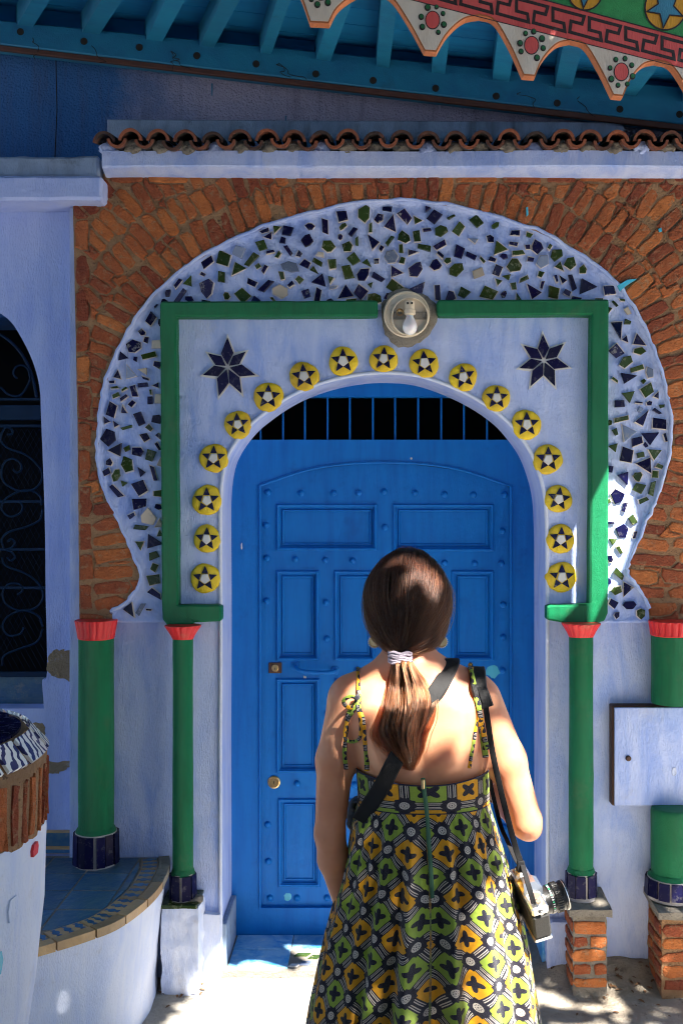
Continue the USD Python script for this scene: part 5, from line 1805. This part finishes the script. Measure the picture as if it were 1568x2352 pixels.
def dpt(px, py, off=.003):
    """point on the back of the dress seen at survey position"""
    th = np.linspace(-1.5, 1.5, 600); x, y = dress_xy(th, np.full_like(th, float(py)))
    scr = X0 + x * F / (D0 + y)
    # rows shift with depth: correct the row for the nearer surface
    i = int(np.argmin(np.abs(scr - px)))
    pr = Y0 + (py - Y0) * (D0 + y[i]) / (D0 + YP)
    x, y = dress_xy(th, np.full_like(th, float(pr)))
    scr = X0 + x * F / (D0 + y); i = int(np.argmin(np.abs(scr - px)))
    return np.array([x[i], y[i] - off, zp(pr)])


# shoulder straps and their bows
ribbon('strap', over(822, (.03, .0, -.02), .003) + [onback(823, 1580), onback(824, 1600)], .0085, .003)
ribbon('strap', [onback(825, 1600, .004), onback(832, 1650), onback(838, 1700), onback(842, 1740), dpt(842, 1770, .004)], .0110, .003)
o = lambda a, b, k=.012: onback(a, b, k)
ribbon('bow', [o(824, 1606), o(806, 1600, .022), o(790, 1608, .024), o(792, 1620, .020), o(808, 1626, .016), o(822, 1608)], .0085, .0035)
ribbon('bow', [o(824, 1608), o(812, 1632, .02), o(798, 1655, .018), o(792, 1680, .016), o(795, 1700, .014), o(812, 1704, .014), o(826, 1694, .014), o(828, 1660, .016), o(822, 1625, .016), o(822, 1606)], .0075, .0035)
ribbon('strap_end', [o(822, 1608), o(800, 1640, .016), o(794, 1690, .012), o(791, 1730, .010), o(795, 1768, .012)], .0095, .003)
obj('knot', trimesh.convex.convex_hull(np.random.default_rng(2).normal(0, .0045, (30, 3)) + onback(823, 1606, .012)), m_cloth, woman, True, uv=None)
ribbon('strap', [onback(1090, 1565, .004), onback(1096, 1610, .004), onback(1091, 1680, .004), onback(1083, 1730, .004), dpt(1077, 1764, .004)], .0080, .003)
ribbon('bow', [o(1091, 1580), onback(1084, 1562, .012) + [0, .0, .012], onback(1080, 1552, .010) + [0, .01, .018], onback(1079, 1556, .002) + [.004, .02, .024], o(1085, 1560, .004), o(1092, 1582)], .0085, .0035)
ribbon('strap_end', [o(1091, 1582), o(1096, 1612, .012), o(1102, 1650, .012), o(1108, 1690, .012), o(1115, 1740, .014)], .0135, .003)
ribbon('strap_end', [o(1093, 1582), o(1099, 1625, .014), o(1107, 1665, .014), o(1113, 1700, .016), o(1119, 1722, .016)], .0110, .003)
# zip
m_zip = paint('sage_zip_tape', (0.035, 0.10, 0.055), rough=.85)
zpts = [dpt(a, b, .0035) for a, b in ((970, 1786), (974, 1815), (977, 1845), (981, 1890), (985, 1940), (988, 1990), (990, 2030), (991, 2066))]
zz_ = ribbon('zip', zpts, .0090, .0016, mat=m_zip, n=8)
ribbon('zip_teeth', [q + [0, -.0008, 0] for q in zpts], .0022, .0014, mat=m_zip, n=8)
obj('zip_pull', box(zpts[0][0] - .003, zpts[0][0] + .003, zpts[0][1] - .006, zpts[0][1] - .001, zpts[0][2] - .022, zpts[0][2] - .002, .001), m_brass, woman)

# ---------------------------------------------------------------- hair
def strands(name, curves, w, mat, parent):
    p = numbered(parent + '/' + name)
    c = UsdGeom.BasisCurves.Define(stage, p)
    n = curves.shape[1]
    c.CreateTypeAttr('linear'); c.CreateWrapAttr('nonperiodic')
    c.CreateCurveVertexCountsAttr(Vt.IntArray.FromNumpy(np.full(len(curves), n, np.int32)))
    c.CreatePointsAttr(Vt.Vec3fArray.FromNumpy((curves.reshape(-1, 3) - ORIG[woman]).astype(np.float32)))
    wd = np.tile(w * np.concatenate([np.ones(n - 3), [.8, .55, .25]]), len(curves)).astype(np.float32)
    c.CreateWidthsAttr(Vt.FloatArray.FromNumpy(wd)); c.SetWidthsInterpolation('vertex')
    UsdShade.MaterialBindingAPI.Apply(c.GetPrim()).Bind(mat)
    return p


def hairmat(name, c, c2, rough=.26, tip=None):
    g = G()
    n = g.noise(130, 2, .6)
    ix = g.add('hair_info', 'index')
    wn = g.add('white_noise_texture', 'value', dimensions='1D', w=ix)
    col = g.mix(g.m('multiply', wn, g.m('add', g.mask(n, .3, .7), .35)), c, c2)
    if tip:
        col = g.mix(g.m('multiply', g.mask(g.add('hair_info', 'intercept'), .35, 1.0), .7), col, tip)
    o = g.add('principled_hair_bsdf', 'BSDF', model='Huang', parametrization='Direct coloring', color=col, roughness=rough, radial_roughness=.35, random_roughness=.2, ior=1.55, R=0.55)
    return usdkit.material(stage, '/World/Looks/' + name, g.n, g.l, surface=str(o))


m_hair = hairmat('brown_hair', (0.026, 0.007, 0.003), (0.005, 0.0018, 0.001))
m_tail = hairmat('chestnut_hair_lengths', (0.085, 0.022, 0.006), (0.009, 0.003, 0.0015), .24, (0.16, 0.045, 0.011))
m_hbase = plain('hair_shadow', (0.012, 0.006, 0.004), .6)
HC = PX(936, 1384, .018)
HR = np.array([.0885, .104, .1155])
TIE = PX(917, 1494, 0); TIE[1] = float(backY(TIE[0], TIE[2])) - .022
sp_ = trimesh.creation.icosphere(5, 1.0)
v = np.array(sp_.vertices)
keep = ~((v[:, 1] > .35 - .0 * v[:, 2]) & (v[:, 2] < .45)) & (v[:, 2] > -.93)
fk = sp_.faces[keep[sp_.faces].all(1)]


def hair_r(dirs):
    """head of hair: an egg a little fuller to the left at the crown, drawn in towards the tie"""
    dirs = dirs / np.linalg.norm(dirs, axis=1, keepdims=True)
    r = 1 / np.sqrt(((dirs / HR) ** 2).sum(1))
    td = (TIE - HC) / np.linalg.norm(TIE - HC)
    c = np.clip(dirs @ td, -1, 1)
    r = r + (np.linalg.norm(TIE - HC) - .004 - r) * np.exp(-((1 - c) / .045))
    r = r * (1 + .010 * np.sin(5 * np.arctan2(dirs[:, 0], dirs[:, 2]) + 1))
    return r


hv = HC + v * HR / np.linalg.norm(v * HR, axis=1, keepdims=True) * (hair_r(v * HR)[:, None] - .006)
obj('hair_cap', (hv, fk), m_hbase, woman, True)
hr = np.random.default_rng(77)
N = 14000
td = (TIE - HC) / np.linalg.norm(TIE - HC)
phi = hr.uniform(-2.55, 2.55, N)                     # round the hairline: 0 = top of the forehead
st_dir = np.stack([np.sin(phi) * .98, .30 + .25 * np.cos(phi) + hr.normal(0, .10, N), np.cos(phi) * .92 + .08], 1)
st_dir /= np.linalg.norm(st_dir, axis=1, keepdims=True)
tgt = td + hr.normal(0, .055, (N, 3)); tgt /= np.linalg.norm(tgt, axis=1, keepdims=True)
om = np.arccos(np.clip((st_dir * tgt).sum(1), -.999, .999))[:, None]
K = 22
cv = np.zeros((N, K, 3))
start = hr.uniform(0, .55, N) * (hr.uniform(0, 1, N) < .5)
lift = hr.normal(0, .0012, N) + .001 + .0030 * np.sin(phi * 33 + 2.5 * np.sin(phi * 5)) + .0016 * np.sin(phi * 83 + 1)
ph = hr.uniform(0, 6.28, N); fly = (hr.uniform(0, 1, N) < .03) * hr.uniform(.002, .006, N)
for k in range(K):
    t = start[:, None] + (1 - start[:, None]) * (k / (K - 1))
    dd = (np.sin((1 - t) * om) * st_dir + np.sin(t * om) * tgt) / np.sin(om)
    dd /= np.linalg.norm(dd, axis=1, keepdims=True)
    wob = .0012 * np.sin(6 * t[:, 0] + ph)
    cv[:, k] = HC + dd * (hair_r(dd) + lift + wob + fly * np.sin(np.pi * np.clip(t[:, 0], 0, 1)))[:, None]
strands('hair', cv, .0008, m_hair, woman)
# stray hairs standing off the head and the nape
ns = 260
sel = hr.choice(N, ns, replace=False)
sv = cv[sel].copy()
offd = sv - HC; offd /= np.linalg.norm(offd, axis=2, keepdims=True)
prof_ = np.sin(np.linspace(0, np.pi, K))[None, :] * hr.uniform(.002, .012, ns)[:, None]
sv += offd * prof_[..., None] + np.cumsum(hr.normal(0, .0005, sv.shape), axis=1)
strands('stray_hair', sv, .0006, m_tail, woman)
# ponytail
LE = np.array([(899, 1497), (897, 1535), (888, 1590), (878, 1643), (871, 1680), (888, 1712), (914, 1743), (938, 1770)], float)
RE = np.array([(935, 1497), (952, 1530), (978, 1572), (990, 1612), (980, 1655), (966, 1692), (960, 1732), (950, 1770)], float)


def edge_at(E, t):
    c = catmull(E, 8); k = np.linspace(0, 1, len(c))
    return np.stack([np.interp(t, k, c[:, 0]), np.interp(t, k, c[:, 1])], -1)


def tail_pt(t, u, w):
    """t along the tail 0..1, u across -1..1, w depth 0..1 -> world"""
    l, r = edge_at(LE, t), edge_at(RE, t)
    q = l + (r - l) * ((u + 1) / 2)[..., None]
    th = np.interp(t, [0, .1, .4, .8, 1], [.019, .026, .036, .026, .008])
    Y = np.full(q.shape[:-1], YP - .09)
    hump = np.sqrt(np.clip(1 - u * u, 0, 1))
    for _ in range(3):
        x, z = (q[..., 0] - X0) * (D0 + Y) / F, H - (q[..., 1] - Y0) * (D0 + Y) / F
        base = np.minimum(backY(x, z), TIE[1] + .018 + .02 * t) - .003
        Y = base - th * (1.15 * hump * w)
    return np.stack([(q[..., 0] - X0) * (D0 + Y) / F, Y, H - (q[..., 1] - Y0) * (D0 + Y) / F], -1)


tt, uu = np.meshgrid(np.linspace(.0, .88, 40), np.linspace(-.84, .84, 26), indexing='ij')
V = tail_pt(tt, uu, np.full(tt.shape, .62)).reshape(-1, 3)
i = np.arange(40 * 26).reshape(40, 26)
qd = np.stack([i[:-1, :-1], i[1:, :-1], i[1:, 1:], i[:-1, 1:]], -1).reshape(-1, 4)
obj('ponytail_core', (V, np.vstack([qd[:, [0, 1, 2]], qd[:, [0, 2, 3]]])), m_hbase, woman, True)
N, K = 6000, 26
u0 = hr.uniform(-1, 1, N); u0 = np.sign(u0) * np.abs(u0) ** .85
clump = np.round(u0 * 8 + hr.normal(0, .3, N)) / 8
u0 = np.clip(.3 * u0 + .7 * clump, -1, 1)
w0 = .70 + .38 * hr.uniform(0, 1, N)
end = np.clip(1.0 - np.abs(hr.normal(0, .10, N)) - .14 * (hr.uniform(0, 1, N) < .35) + .05 * np.sin(clump * 17), .55, 1.05)
t = np.linspace(0, 1, K)[None, :] * end[:, None]
wave = (.05 * np.sin(6 * t + hr.uniform(0, 6.28, N)[:, None]) + .24 * np.sin(4.2 * t + clump[:, None] * 5)) * t ** 1.3
u = u0[:, None] + wave + (hr.uniform(0, 1, N)[:, None] < .12) * hr.normal(0, .30, N)[:, None] * t
w = w0[:, None] + .34 * np.sin(5 * t + clump[:, None] * 11) * np.minimum(1, t * 4)
strands('ponytail', tail_pt(t, u, w), .0008, m_tail, woman)
m_tie = paint('lilac_hair_tie', (0.42, 0.36, 0.42), (0.22, 0.18, 0.24), rough=.7, streak=(40, 40, 40), amt=1.0)
loops = []
for k in range(5):
    c = PX(917, 1489 + 5.2 * k, 0); c[1] = TIE[1] + .004
    a = np.arange(30) * 2 * np.pi / 30
    til = .10 * math.sin(k * 2.2)
    loops.append(tube(np.stack([c[0] + .0235 * np.cos(a), c[1] + .021 * np.sin(a), c[2] + til * .022 * np.cos(a) + .0016 * np.sin(5 * a + k)], 1), .0034, 7, closed=True))
obj('hair_tie', join(loops), m_tie, woman, True)
# earrings: beaded half discs
for ex in (860, 1013):
    c = PX(ex, 1474, .010)
    s_ = -1 if ex < 936 else 1
    m = disc(c, [(.0128, 0), (.0128, .0015), (.0105, .0022), (.0100, .0014), (.0002, .0012)], 28)
    e = obj('earring', m, m_brass, woman, 40)
    for k in range(20):
        a = k * 2 * np.pi / 20
        b_s = trimesh.creation.icosphere(1, .0016); b_s.apply_translation(c + [.0134 * math.cos(a), -.0008, .0134 * math.sin(a)])
        obj('bead', b_s, m_ivory, e, True)
    obj('hook', tube([c + [0, 0, .012], c + [0, .002, .018], c + [-s_ * .006, .004, .026]], .0007, 5), m_brass, e)
# bracelet on the raised wrist
wc, wd = PX(1146, 1822, .210), PX(1140, 1815, .225) - PX(1170, 1850, .14)
wd /= np.linalg.norm(wd); ua = np.cross(wd, [0, 0, 1]); ua /= np.linalg.norm(ua); ub = np.cross(wd, ua)
for k in range(22):
    a = k * 2 * np.pi / 22
    s0 = trimesh.creation.icosphere(1, .0036); s0.apply_translation(wc + wd * .002 + (ua * math.cos(a) + ub * math.sin(a)) * .0275)
    if k == 0:
        br = obj('bracelet', s0, m_ivory, woman, True)
    else:
        obj('bead', s0, m_rust if k % 4 == 0 else m_ivory, br, True)

# ---------------------------------------------------------------- shoulder bag with its broad strap
m_leather = paint('black_leather', (0.006, 0.006, 0.007), (0.009, 0.009, 0.010), (0.005, 0.005, 0.006), rough=.45, bump=.0012, fs=220, specular_ior_level=.25)
bag = thing('shoulder_bag', 'black leather bag with a broad strap slung across the bare back', 'bag', PX(815, 1890, .05))
pts = over(1034, (.020, -.008, -.026), .005) + [onback(1018, 1562, .006), onback(1000, 1592, .006), onback(968, 1645, .006), onback(934, 1705, .006), onback(905, 1752, .006)]
pts += [dpt(880, 1798, .007), dpt(852, 1843, .008), dpt(826, 1888, .010)]
sp3 = catmull(np.array(pts), 5)
# flat belt: width lies across the strap, within the surface
def belt(pts, w, t):
    T = np.gradient(pts, axis=0); T /= np.linalg.norm(T, axis=1, keepdims=True)
    N_ = np.tile([0.05, -1.0, 0.05], (len(pts), 1)); fl_ = np.clip((np.abs(T[:, 1]) - .25) / .5, 0, 1)[:, None]; N_ = N_ * (1 - fl_) + np.array([.05, -.25, 1.0]) * fl_
    N_ -= T * (N_ * T).sum(1, keepdims=True); N_ /= np.linalg.norm(N_, axis=1, keepdims=True)
    S = np.cross(T, N_)
    prof = [(-1, -.2), (-.96, .6), (-.8, 1), (-.74, .75), (.74, .75), (.8, 1), (.96, .6), (1, -.2), (.9, -.6), (-.9, -.6)]
    V = np.stack([pts + S * (a * w / 2) + N_ * (b * t) for a, b in prof], 1).reshape(-1, 3)
    n, m = len(pts), len(prof); f = []
    for i in range(n - 1):
        for j in range(m):
            A, B = i * m + j, i * m + (j + 1) % m
            f += [(A, B, B + m), (A, B + m, A + m)]
    return V, np.array(f)


obj('strap', belt(sp3, .036, .0022), m_leather, bag, 50)
fr = over(1034, (.018, .030), .005) + [PX(1030, 1545, .055), PX(1005, 1580, .085), PX(960, 1680, .120), PX(900, 1800, .13), PX(850, 1890, .13)]
obj('strap', belt(catmull(np.array(fr)[::-1], 5), .034, .0018), m_leather, bag, 50)
bb = trimesh.creation.icosphere(4, 1.0); v = np.array(bb.vertices)
v = np.sign(v) * np.abs(v) ** .72 * [.050, .040, .055]
v += (meshkit.fbm(v * 40, 4, 9)[:, None] - .5) * .012 * v / np.linalg.norm(v, axis=1, keepdims=True)
c0 = PX(846, 1872, .120)
obj('pouch', (v * [1, 1.0, .82] + c0, np.array(bb.faces)), m_leather, bag, True)
for k in range(4):
    a = np.linspace(0, 1, 14)[:, None]
    obj('gather', tube(PX(808, 1852 + 11 * k, .06) + np.array([0.004 * k * .3, 0, 0]) + a * np.array([.030, .05, -.010]) + np.stack([.002 * np.sin(9 * a[:, 0] + k), 0 * a[:, 0], .003 * np.sin(7 * a[:, 0] + k)], 1), .0062, 7), m_leather, bag, True)
obj('ring', tube(np.array([PX(822, 1898, -.045 + .0) + [.010 * math.cos(t), .004 * math.sin(t), .009 * math.sin(t)] for t in np.arange(16) * 2 * np.pi / 16]), .0016, 6, closed=True), m_brass, bag, True)

# ---------------------------------------------------------------- film camera hanging at the hip
m_chrome = paint('satin_chrome', (0.72, 0.71, 0.69), (0.62, 0.61, 0.60), rough=.28, bump=.0002, metallic=1.0)
m_lens = paint('black_lens_barrel', (0.012, 0.012, 0.013), rough=.35, bump=.0004)
m_grip = paint('black_leatherette', (0.012, 0.012, 0.012), rough=.6, bump=.0012, fs=300)
g_glass = G().done('lens_glass', (0.01, 0.012, 0.02), .04, coat_weight=1.0)
m_engr = plain('engraved_white', (0.7, 0.7, 0.66), .5)
m_engg = plain('engraved_green', (0.05, 0.5, 0.2), .5)
O = PX(1217, 2062, -.055)
ph = thing('film_camera', 'silver and black film camera hanging from a strap at the right hip', 'camera', O)
# axes: e1 = lens axis (to the right, a little away), e2 = long side of the body, e3 = up side of the camera (towards the viewer)
e1 = np.array([.955, .16, .22]); e1 /= np.linalg.norm(e1)
e3 = np.array([-.30, -.38, .88]); e3 -= e1 * (e3 @ e1); e3 /= np.linalg.norm(e3)
e2 = np.cross(e3, e1)
MB = np.stack([e1, e2, e3], 1)


def cam_part(name, m, mat, smooth=False, parent=None):
    v, f = (np.array(m.vertices), np.array(m.faces)) if hasattr(m, 'vertices') else m
    return obj(name, (v @ MB.T + O, f), mat, parent or ph, smooth)


cam_part('body', box(-.020, .018, -.066, .066, -.052, .008, .004), m_grip)
cam_part('top_plate', box(-.0195, .0175, -.066, .066, .0085, .030, .004), m_chrome)
cam_part('base_plate', box(-.021, .019, -.067, .067, -.060, -.0525, .003), m_chrome)
cam_part('prism', trimesh.convex.convex_hull(np.array([(-.019, -.022, .030), (-.019, .022, .030), (.022, -.024, .020), (.022, .024, .020), (-.014, -.010, .050), (-.014, .010, .050), (.012, -.010, .048), (.012, .010, .048), (.024, -.018, .034), (.024, .018, .034)])), m_chrome)
for y_, r in ((.046, .0125), (-.040, .011), (-.056, .006)):
    m = lathe([(r, .030), (r, .037), (r * .9, .039), (.0002, .039)], 28, (0, y_, 0), lambda a, z: 1 + .03 * np.sign(np.sin(14 * a)))
    cam_part('dial', m, m_chrome, 35)


def along1(prof, n=40, mod=None):
    v, f = lathe(prof, n, (0, 0, 0), mod)
    return np.stack([v[:, 2], v[:, 0], v[:, 1]], 1) + [0, 0, -.020], f


cam_part('lens_mount', along1([(.001, .018), (.031, .018), (.031, .026), (.028, .027)]), m_chrome, 35)
cam_part('lens_barrel', along1([(.028, .026), (.0285, .038), (.030, .039), (.030, .046), (.0285, .047), (.0285, .050), (.0295, .051)]), m_lens, 35)
cam_part('focus_ring', along1([(.030, .050), (.0315, .0515), (.0315, .063), (.030, .0645)], 120, lambda a, z: 1 + .018 * np.sign(np.sin(40 * a))), m_lens)
cam_part('lens_front', along1([(.029, .064), (.0295, .070), (.031, .071), (.031, .079), (.0285, .080), (.027, .074), (.020, .072)]), m_lens, 35)
cam_part('filter_ring', along1([(.0312, .0745), (.0318, .0755), (.0312, .0765)]), m_chrome)
cam_part('front_glass', along1([(.0205, .0722), (.012, .0745), (.0002, .0752)]), g_glass, True)
for k in range(14):     # distance figures engraved round the barrel
    a = 1.2 + k * .16
    rr_ = .0302
    v = np.array(box(.0405, .0445, -.0011, .0011, -.0003, .0003).vertices)
    q = np.stack([v[:, 0], rr_ * math.cos(a) + v[:, 1] * -math.sin(a) + v[:, 2] * math.cos(a), rr_ * math.sin(a) + v[:, 1] * math.cos(a) + v[:, 2] * math.sin(a)], 1) + [0, 0, -.020]
    cam_part('scale_mark', (q, np.array(box(0, 1, 0, 1, 0, 1).faces)), m_engg if k % 3 == 0 else m_engr)
for s_ in (-1, 1):
    cam_part('strap_lug', tube(np.array([(.0 + .004 * math.cos(t), s_ * .069, .018 + .004 * math.sin(t)) for t in np.arange(14) * 2 * np.pi / 14]), .0011, 6, closed=True), m_chrome, True)
# strap: padded piece on the shoulder, webbing down to both lugs
m_web = paint('black_webbing', (0.014, 0.014, 0.015), rough=.8, bump=.001, fs=260, specular_ior_level=.1)
lugA, lugB = O + MB @ np.array([0, .069, .020]), O + MB @ np.array([0, -.069, .020])
padp = over(1094, (.035, .008, -.018), .008) + [onback(1099, 1578, .014), onback(1107, 1602, .015), onback(1115, 1626, .014)]


def flatband(name, pts, w, t, mat, n=5, norm=(0.1, -1, 0.1)):
    c = catmull(np.array(pts), n)
    return obj(name, belt(c, w, t), mat, ph, 45)


obj('shoulder_pad', belt(catmull(np.array(padp), 5), .036, .0045), m_leather, ph, 50)
obj('pad_slot', belt(catmull(np.array([padp[3] + [0, -.0050, 0], padp[4] + [0, -.0052, 0], (padp[4] + padp[5]) / 2 + [0, -.0050, 0]]), 4), .009, .0012), m_web, ph, 50)
ws = [padp[-1] + [0, .002, .004], onback(1121, 1665, .014), onback(1131, 1730, .012), PX(1146, 1800, -.075), PX(1163, 1870, -.080), PX(1183, 1945, -.080), PX(1196, 1985, -.075)]
top_lug = lugA if lugA[2] > lugB[2] else lugB
low_lug = lugB if lugA[2] > lugB[2] else lugA
flatband('strap', ws + [top_lug + [0, -.003, .004]], .0125, .0012, m_web)
flatband('strap', [PX(1199, 1984, -.079), PX(1206, 2010, -.105), PX(1218, 2050, -.120), PX(1229, 2085, -.110), low_lug], .011, .0012, m_web)
flatband('strap', [padp[0], PX(1096, 1620, .095), PX(1118, 1760, .12), PX(1146, 1885, .06), PX(1166, 1935, .0), PX(1184, 1975, -.05), PX(1195, 1990, -.070)], .010, .0011, m_web)
obj('slider', box(*(lambda q: (q[0] - .008, q[0] + .008, q[1] - .006, q[1] + .003, q[2] - .012, q[2] + .012))(PX(1195, 1990, -.078)), .002), m_web, ph)
# ---------------------------------------------------------------- the leafy vine on wires over the street, whose gaps let the sun through
ZV = 3.7
sh = lambda p: np.array([p[0], p[1]]) + np.array([SD[0], SD[1]]) / SD[2] * (ZV - p[2])
lit = []
lit.append(Polygon([sh(q) for q in ((-.70, -.46, 0), (-.62, -.20, 0), (-.54, .30, 0), (.10, .30, 0), (.14, -.46, 0))]).buffer(.03))
lit.append(sbox(2.05, -4.7, 4.7, -2.68))     # open stretch between the vine and the next house: bright lane off to the right
W2 = lambda a, b, dy=-.07: sh(PX(a, b, dy))
lit.append(Polygon([W2(1000, 1525), W2(1085, 1560), W2(1088, 1640), W2(1050, 1715), W2(1000, 1720), W2(985, 1640)]))
lit.append(Polygon([W2(1165, 1660), W2(1205, 1690), W2(1275, 1900), W2(1262, 1975), W2(1200, 1905), W2(1190, 1800)]).buffer(.006))
lit.append(Polygon([W2(1130, 2060, -.15), W2(1230, 2000, -.05), W2(1290, 2352, -.15), W2(1130, 2352, -.2)]).buffer(.01))
lit.append(Polygon([W2(945, 1290, -.03), W2(985, 1295, -.03), W2(1000, 1340, -.06), W2(950, 1330, -.06)]))
lit.append(Polygon([W2(812, 1585), W2(865, 1580), W2(850, 1640), W2(822, 1640)]))
lit.append(Polygon([W2(915, 1560), W2(950, 1550), W2(990, 1650), W2(940, 1690)]).buffer(.004))
lit.append(Polygon([W2(868, 1670), W2(885, 1650), W2(930, 1740), W2(940, 1770)]).buffer(.008))
litu = unary_union(lit)
vr = np.random.default_rng(100)
nl = 40000
X = vr.uniform(-3.6, 4.9, nl); Y = vr.uniform(-4.7, -1.93, nl); Z = ZV + vr.uniform(-.14, .16, nl)
okk = []
import shapely
on = np.stack([X, Y], 1) - np.array([SD[0], SD[1]]) / SD[2] * (Z - ZV)[:, None]      # where each leaf falls when slid along the sunlight to the vine's level
dist = shapely.distance(shapely.points(on), litu)
thin = meshkit.noise(np.stack([on[:, 0] * 5, on[:, 1] * 5, on[:, 0] * 0], -1), 3)
right = on[:, 0] > 2.35
keep = (dist > .030) & ((on[:, 0] < 1.0) | (thin < .88) | (vr.uniform(0, 1, nl) < .4)) & ~(right & (thin > .60) & (thin < .66))
X, Y, Z = X[keep], Y[keep], Z[keep]
s = vr.uniform(.028, .048, len(X))
nx_ = 16000
Xe, Ye, Ze = vr.uniform(-2.4, 1.05, nx_), vr.uniform(-4.65, -2.0, nx_), ZV + vr.uniform(-.1, .1, nx_)
one = np.stack([Xe, Ye], 1) - np.array([SD[0], SD[1]]) / SD[2] * (Ze - ZV)[:, None]
ke = shapely.distance(shapely.points(one), litu) > .05
X, Y, Z = np.concatenate([X, Xe[ke]]), np.concatenate([Y, Ye[ke]]), np.concatenate([Z, Ze[ke]])
s = np.concatenate([s, vr.uniform(.035, .052, ke.sum())])
# the older part of the vine, further back over the lane, has bigger leaves
nb = 9000
X = np.concatenate([X, vr.uniform(-6, 5, nb)]); Y = np.concatenate([Y, vr.uniform(-7.6, -4.65, nb)]); Z = np.concatenate([Z, ZV + vr.uniform(-.15, .2, nb)])
s = np.concatenate([s, vr.uniform(.07, .11, nb)])
n = len(X)
az, ti = vr.uniform(0, 6.28, n), np.clip(vr.normal(0, .4, n), -.7, .7)
base = np.array([(-1, 0, 0), (-.45, .55, .08), (.25, .62, .1), (1.05, 0, -.05), (.25, -.62, .1), (-.45, -.55, .08), (0, 0, -.05)])
ca, sa = np.cos(az), np.sin(az)
V = base[None] * s[:, None, None]
V = np.stack([V[..., 0] * ca[:, None] - V[..., 1] * sa[:, None], V[..., 0] * sa[:, None] + V[..., 1] * ca[:, None], V[..., 2] + V[..., 0] * np.tan(ti)[:, None] * .6], -1) + np.stack([X, Y, Z], 1)[:, None]
Ff = (np.array([(6, j, (j + 1) % 6) for j in range(6)])[None] + 7 * np.arange(n)[:, None, None]).reshape(-1, 3)
g = G()
r = g.add('geometry', 'random_per_island')
lc_ = g.ramp(r, [(0, (.045, .10, .015)), (.6, (.07, .14, .02)), (1, (.11, .17, .03))])
o = g.add('principled_bsdf', 'BSDF', base_color=lc_, roughness=.5)
tr = g.add('translucent_bsdf', 'BSDF', color=lc_)
mx = g.add('mix_closure', 'closure', fac=.3, closure1=o, closure2=tr)
m_vine = usdkit.material(stage, '/World/Looks/vine_leaf', g.n, g.l, surface=str(mx))
vt = thing('climbing_vine', 'green climbing vine trained on wires over the lane', 'vine', (0, -3, ZV))
obj('foliage', (V.reshape(-1, 3), Ff), m_vine, vt, kind='stuff')
for k in range(5):
    y_ = -2.0 - k * .6
    pts = np.stack([np.linspace(-3.2, 4.6, 30), y_ + .05 * np.sin(np.arange(30)), ZV - .02 + .02 * np.cos(np.arange(30) * .7)], 1)
    if k in (0, 4):
        obj('stem', tube(pts, .011, 6), m_brown, vt, True)
# the house across the lane, behind the viewer
op = thing('opposite_house', 'pale limewashed house front across the lane behind the viewer', 'house', (0, -7.6, 0))
obj('wall', box(-12, 12, -8.0, -7.6, -.05, 5.2), m_white, op)
